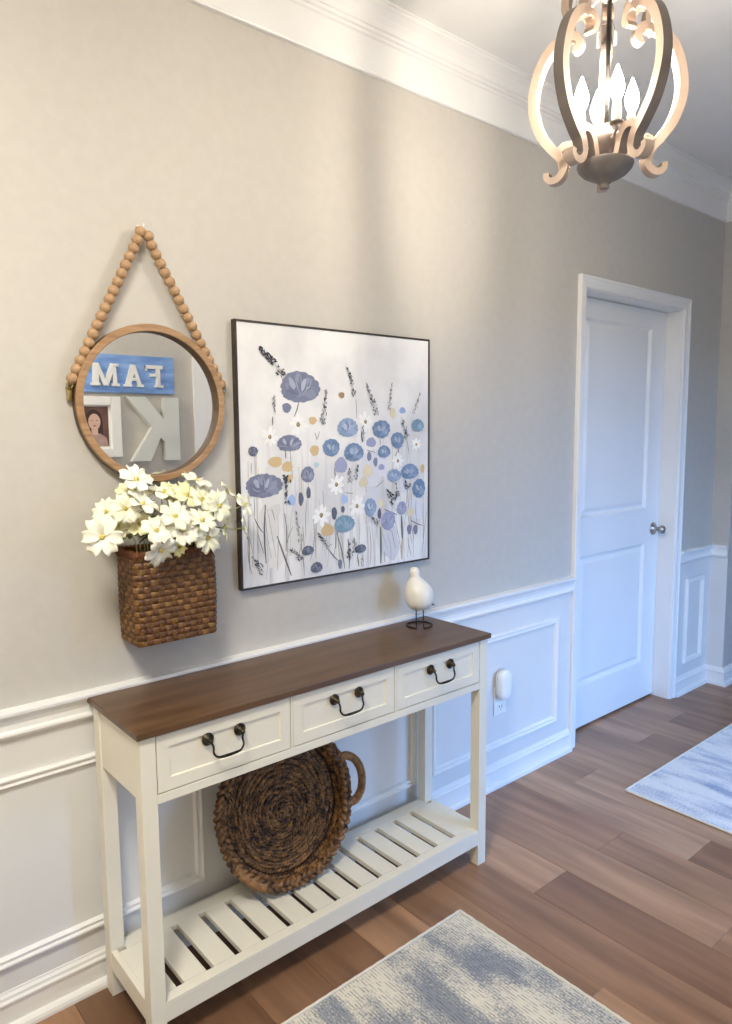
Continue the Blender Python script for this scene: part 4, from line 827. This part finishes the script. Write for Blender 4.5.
def scroll(path, width, thick, ang, name, parent):
    bm = B(); rings = ribbon(path, width, thick, ang)
    vr = [[bm.verts.new(q) for q in r_] for r_ in rings]; dark = []
    for a, c in zip(vr, vr[1:]):
        for k in range(4):
            f = bm.faces.new((a[k], a[(k + 1) % 4], c[(k + 1) % 4], c[k])); f.material_index = 1 if k == 0 else 0
    bm.faces.new(vr[0]).material_index = 1; bm.faces.new(vr[-1][::-1]).material_index = 1
    o = obj(name, bm, CHWOOD, parent); o.data.materials.append(CHDARK); return o
sp2 = lambda pts, n_=6: [(q.x, q.y) for q in spline([(a, c, 0) for a, c in pts], n_)]
view_ang = math.atan2(HY + 1.797, HX + 0.160) + R(3)
TH = 0.026
for k in range(5):
    ang = view_ang + R(72 * k)
    top = spiral(0.083, 0.345, 0.006, 0.030, 250, 60, 24)                         # inward curl at the shoulder (starts inside)
    body = sp2([top[-1], (0.128, 0.362), (0.160, 0.328), (0.180, 0.272), (0.182, 0.218), (0.163, 0.160), (0.132, 0.118), (0.108, 0.092), (0.100, 0.066)])
    arm = scroll(top + body[1:], lambda u: 0.013 + 0.009 * min(1, u * 2.4), TH, ang, 'arm', ch)
    foot = sp2([(0.104, 0.086), (0.100, 0.070), (0.104, 0.054), (0.116, 0.042), (0.132, 0.041), (0.143, 0.051), (0.142, 0.062)])
    scroll(foot, lambda u: 0.020 - 0.006 * u, TH, ang, 'arm_foot', arm)
    inner = [(0.116, 0.106)] + sp2([(0.100, 0.118), (0.080, 0.116), (0.064, 0.100), (0.056, 0.078), (0.050, 0.055)])
    scroll(inner, lambda u: 0.018, TH, ang, 'arm_scroll', arm)
    upper = sp2([(0.112, 0.360), (0.094, 0.385), (0.096, 0.412), (0.104, 0.440), (0.096, 0.478), (0.066, 0.506), (0.044, 0.530), (0.036, 0.560), (0.028, 0.585)])
    scroll(upper, lambda u: 0.020 - 0.004 * u, TH, ang, 'crown_arm', ch)
    curl = spiral(0.066, 0.425, 0.006, 0.022, -60, 215, 18)
    scroll(curl, 0.011, TH, ang, 'crown_scroll', ch)
    a2 = ang + R(36)
    cp = hc + Vector((math.cos(a2) * 0.088, math.sin(a2) * 0.088, 0.375))
    e1 = Vector((math.cos(ang), math.sin(ang), 0)); e2 = Vector((-math.sin(ang), math.cos(ang), 0))
    for s in (-1, 1):
        cp = hc + e1 * 0.098 + e2 * (0.020 * s) + Vector((0, 0, 0.372)); bm = B(); lathe(bm, [(0.0005, 0.0), (0.0045, 0.004), (0.0045, 0.036), (0.0005, 0.041)], cp, 6)
        obj('glint_prism', bm, GLINTP, ch)  # added prisms stand in for bright glints around the bulbs
        obj('prism_wire', tube(B(), [cp + Vector((0, 0, 0.039)), hc + e1 * 0.098 + e2 * (0.0135 * s) + Vector((0, 0, 0.432))], 0.0008, 5), CHMET, ch)
bowl = obj('bottom_bowl', lathe(B(), [(0.001, 0.0), (0.010, 0.001), (0.012, 0.006), (0.009, 0.010), (0.016, 0.014), (0.018, 0.018), (0.034, 0.024), (0.052, 0.034), (0.063, 0.046), (0.067, 0.056), (0.066, 0.061), (0.060, 0.062), (0.030, 0.066), (0.001, 0.067)], hc, 36), CHMET, ch, True)
obj('hub', lathe(B(), [(0.012, 0.066), (0.012, 0.085), (0.026, 0.092), (0.038, 0.104), (0.040, 0.116), (0.032, 0.126), (0.016, 0.132), (0.010, 0.150), (0.001, 0.152)], hc, 28), CHMET, ch, True)
obj('centre_rod', tube(B(), [hc + Vector((0, 0, 0.14)), hc + Vector((0, 0, 0.46))], 0.0055, 10), IRON, ch, True)
obj('crown_hub', lathe(B(), [(0.001, 0.430), (0.016, 0.431), (0.030, 0.452), (0.036, 0.456), (0.036, 0.500), (0.030, 0.510), (0.020, 0.545), (0.030, 0.575), (0.030, 0.592), (0.010, 0.600), (0.001, 0.601)], hc, 20), CHWOOD, ch, True)
for k in range(4):
    a = view_ang + R(18 + 90 * k); cp = hc + Vector((math.cos(a) * 0.062, math.sin(a) * 0.062, 0)); 
    obj('candle_arm', tube(B(), spline([hc + Vector((math.cos(a) * 0.03, math.sin(a) * 0.03, 0.108)), hc + Vector((math.cos(a) * 0.05, math.sin(a) * 0.05, 0.104)), cp + Vector((0, 0, 0.116)), cp + Vector((0, 0, 0.128))], 5), 0.0045, 8), CHMET, ch, True)
    cd = obj('candle', lathe(B(), [(0.001, 0.126), (0.016, 0.127), (0.018, 0.131), (0.0105, 0.133), (0.0105, 0.172), (0.008, 0.175), (0.001, 0.175)], cp, 16), SLEEVE, ch, True)
    obj('bulb', lathe(B(), [(0.001, 0.173), (0.007, 0.175), (0.008, 0.182), (0.0135, 0.192), (0.0165, 0.205), (0.0150, 0.220), (0.0100, 0.235), (0.0050, 0.248), (0.0012, 0.258)], cp, 14), BULBM, cd, True)
bm = B()
zz = 0.60; i = 0
while HZ + zz < H - 0.035:
    pts = []
    for q in range(16):
        a = 2 * PI * q / 16; u, v = 0.008 * math.cos(a), 0.014 * math.sin(a)
        pts.append(hc + Vector((u if i % 2 else 0, 0 if i % 2 else u, zz + 0.012 + v)))
    tube(bm, pts, 0.0022, 6, True); zz += 0.021; i += 1
obj('chain', bm, CHMET, ch, True)
obj('ceiling_canopy', lathe(B(), [(0.001, H - HZ - 0.04), (0.012, H - HZ - 0.038), (0.055, H - HZ - 0.022), (0.062, H - HZ - 0.010), (0.062, H - HZ - 0.0005), (0.001, H - HZ - 0.0005)], hc, 28), CHMET, ch, True)

# ================================================================== THINGS ON THE OPPOSITE WALL, SEEN IN THE MIRROR
def letter(parent, ch_, x_right, z0, h, w_, th, y0, depth, m, name, serif=True):
    """block letters facing +y; the reader's left is larger x"""
    bm = B(); dd_ = [depth]
    X = lambda u: x_right - u * w_; Z = lambda v: z0 + v * h
    def dz():
        dd_[0] += 0.0006; return dd_[0]
    def bar(u0, v0, u1, v1, q):
        a = Vector((X(u0), Z(v0))); c_ = Vector((X(u1), Z(v1))); t_ = (c_ - a).normalized(); n_ = Vector((-t_.y, t_.x)) * (q / 2)
        pts = [a + n_, c_ + n_, c_ - n_, a - n_]; dq = dz(); loft(bm, [[Vector((q_.x, y0, q_.y)) for q_ in pts], [Vector((q_.x, y0 + dq, q_.y)) for q_ in pts]])
    s_ = th * 0.5
    def rect(u0, u1, v0, v1): box(bm, min(X(u0), X(u1)), max(X(u0), X(u1)), y0, y0 + dz(), Z(v0), Z(v1))
    t = th / w_; tv = th / h
    if ch_ == 'F':
        rect(0.16, 0.16 + t, 0, 1); rect(0.0, 1.0, 1 - tv * .75, 1); rect(0.16, 0.75, 0.48, 0.48 + tv * .7); rect(0, 0.5, 0, tv * .5); rect(0.92, 1.0, 0.74, 1)
    if ch_ == 'A':
        bar(0.16, 0.02, 0.50, 0.99, th * 0.8); bar(0.84, 0.02, 0.50, 0.99, th * 1.15); rect(0.25, 0.75, 0.28, 0.28 + tv * .6); rect(-0.02, 0.32, 0, tv * .5); rect(0.62, 1.04, 0, tv * .5)
    if ch_ == 'M':
        bar(0.13, 0.0, 0.17, 1.0, th * 0.8); bar(0.86, 0.0, 0.83, 1.0, th * 1.15); bar(0.19, 0.98, 0.5, 0.03, th * 1.0); bar(0.81, 0.98, 0.5, 0.03, th * 0.75); rect(-0.02, 0.28, 0, tv * .5); rect(0.70, 1.04, 0, tv * .5); rect(0.0, 0.24, 1 - tv * .5, 1); rect(0.76, 1.0, 1 - tv * .5, 1)
    if ch_ == 'K':
        rect(0, t, 0, 1)
        def poly(pts):
            dq = dz(); loft(bm, [[Vector((X(u), y0, Z(v))) for u, v in pts], [Vector((X(u), y0 + dq, Z(v))) for u, v in pts]])
        poly([(t * .9, 0.28), (t * .9, 0.62), (0.68, 1.0), (1.04, 1.0), (1.04, 0.985), (0.56, 0.52), (0.40, 0.40)])
        poly([(t * .9, 0.28), (0.36, 0.52), (0.56, 0.53), (1.0, 0.0), (0.62, 0.0), (0.40, 0.36)])
    return obj(name, bm, m, parent)
sg = thing('word_sign', 'blue wooden board sign with white letters, seen in the round mirror', 'sign', (1.36, YO, 1.657))
bm = B(); obj('board', box(B(), 1.085, 1.617, YO + 0.001, YO + 0.020, 1.657, 1.853, 0.002), BLUES, sg)
letter(sg, 'F', 1.548, 1.690, 0.116, 0.096, 0.024, YO + 0.020, 0.012, LETW, 'letter')
letter(sg, 'A', 1.436, 1.690, 0.113, 0.100, 0.024, YO + 0.020, 0.012, LETW, 'letter')
letter(sg, 'M', 1.305, 1.690, 0.113, 0.139, 0.026, YO + 0.020, 0.012, LETW, 'letter')
kt = letter(None, 'K', 1.631, 1.298, 0.340, 0.277, 0.086, YO + 0.001, 0.035, GREYL, 'letter_sculpture')
tag(kt, 'large pale wooden letter K on the wall, seen in the round mirror', 'letter')
pf = thing('photo_frame', 'white picture frame with a small portrait photo, seen in the mirror', 'picture frame', (1.18, YO, 1.324))
fx0_, fx1_, fz0, fz1 = 1.032, 1.312, 1.324, 1.636
for (x0, x1, z0, z1) in ((fx0_, fx0_ + 0.052, fz0, fz1), (fx1_ - 0.052, fx1_, fz0, fz1), (fx0_ + 0.052, fx1_ - 0.052, fz1 - 0.045, fz1), (fx0_ + 0.052, fx1_ - 0.052, fz0, fz0 + 0.045)):
    obj('frame_side', box(B(), x0, x1, YO + 0.001, YO + 0.026, z0, z1, 0.003), LETW, pf)
obj('mat_board', box(B(), fx0_ + 0.05, fx1_ - 0.05, YO + 0.001, YO + 0.008, fz0 + 0.04, fz1 - 0.04), LETW, pf)
px0, px1, pz0, pz1 = 1.098, 1.249, 1.380, 1.584
pr = obj('photo_print', box(B(), px0, px1, YO + 0.008, YO + 0.0085, pz0, pz1), PRINTB, pf)
def flat(name, m, y, pts): return obj(name, loft(B(), [[Vector((x, YO + y, z)) for x, z in pts], [Vector((x, YO + y + 0.0003, z)) for x, z in pts]]), m, pr)
el = lambda cx, cz, rx, rz, n_=22: [(cx + rx * math.cos(2 * PI * k / n_), cz + rz * math.sin(2 * PI * k / n_)) for k in range(n_)]
pcx = 1.176
flat('printed_hair', PRINTH, 0.0086, el(pcx - 0.003, 1.514, 0.043, 0.056)); flat('printed_hair', PRINTH, 0.0087, [(pcx - 0.05, 1.412), (pcx + 0.042, 1.412), (pcx + 0.043, 1.514), (pcx - 0.045, 1.514)])
flat('printed_blouse', PRINTC, 0.0090, [(px0 + 0.004, pz0), (px1 - 0.004, pz0), (px1 - 0.014, 1.426), (pcx + 0.026, 1.447), (pcx - 0.026, 1.447), (px0 + 0.016, 1.426)])
flat('printed_face', SKIN, 0.0094, el(pcx, 1.506, 0.031, 0.042)); flat('printed_neck', SKIN, 0.0093, [(pcx - 0.016, 1.440), (pcx + 0.016, 1.440), (pcx + 0.017, 1.486), (pcx - 0.017, 1.486)])
for s in (-1, 1): flat('printed_eye', PRINTH, 0.0098, el(pcx + 0.012 * s, 1.513, 0.0045, 0.0025, 8))
flat('printed_mouth', PRINTB, 0.0098, el(pcx, 1.486, 0.010, 0.0025, 10))
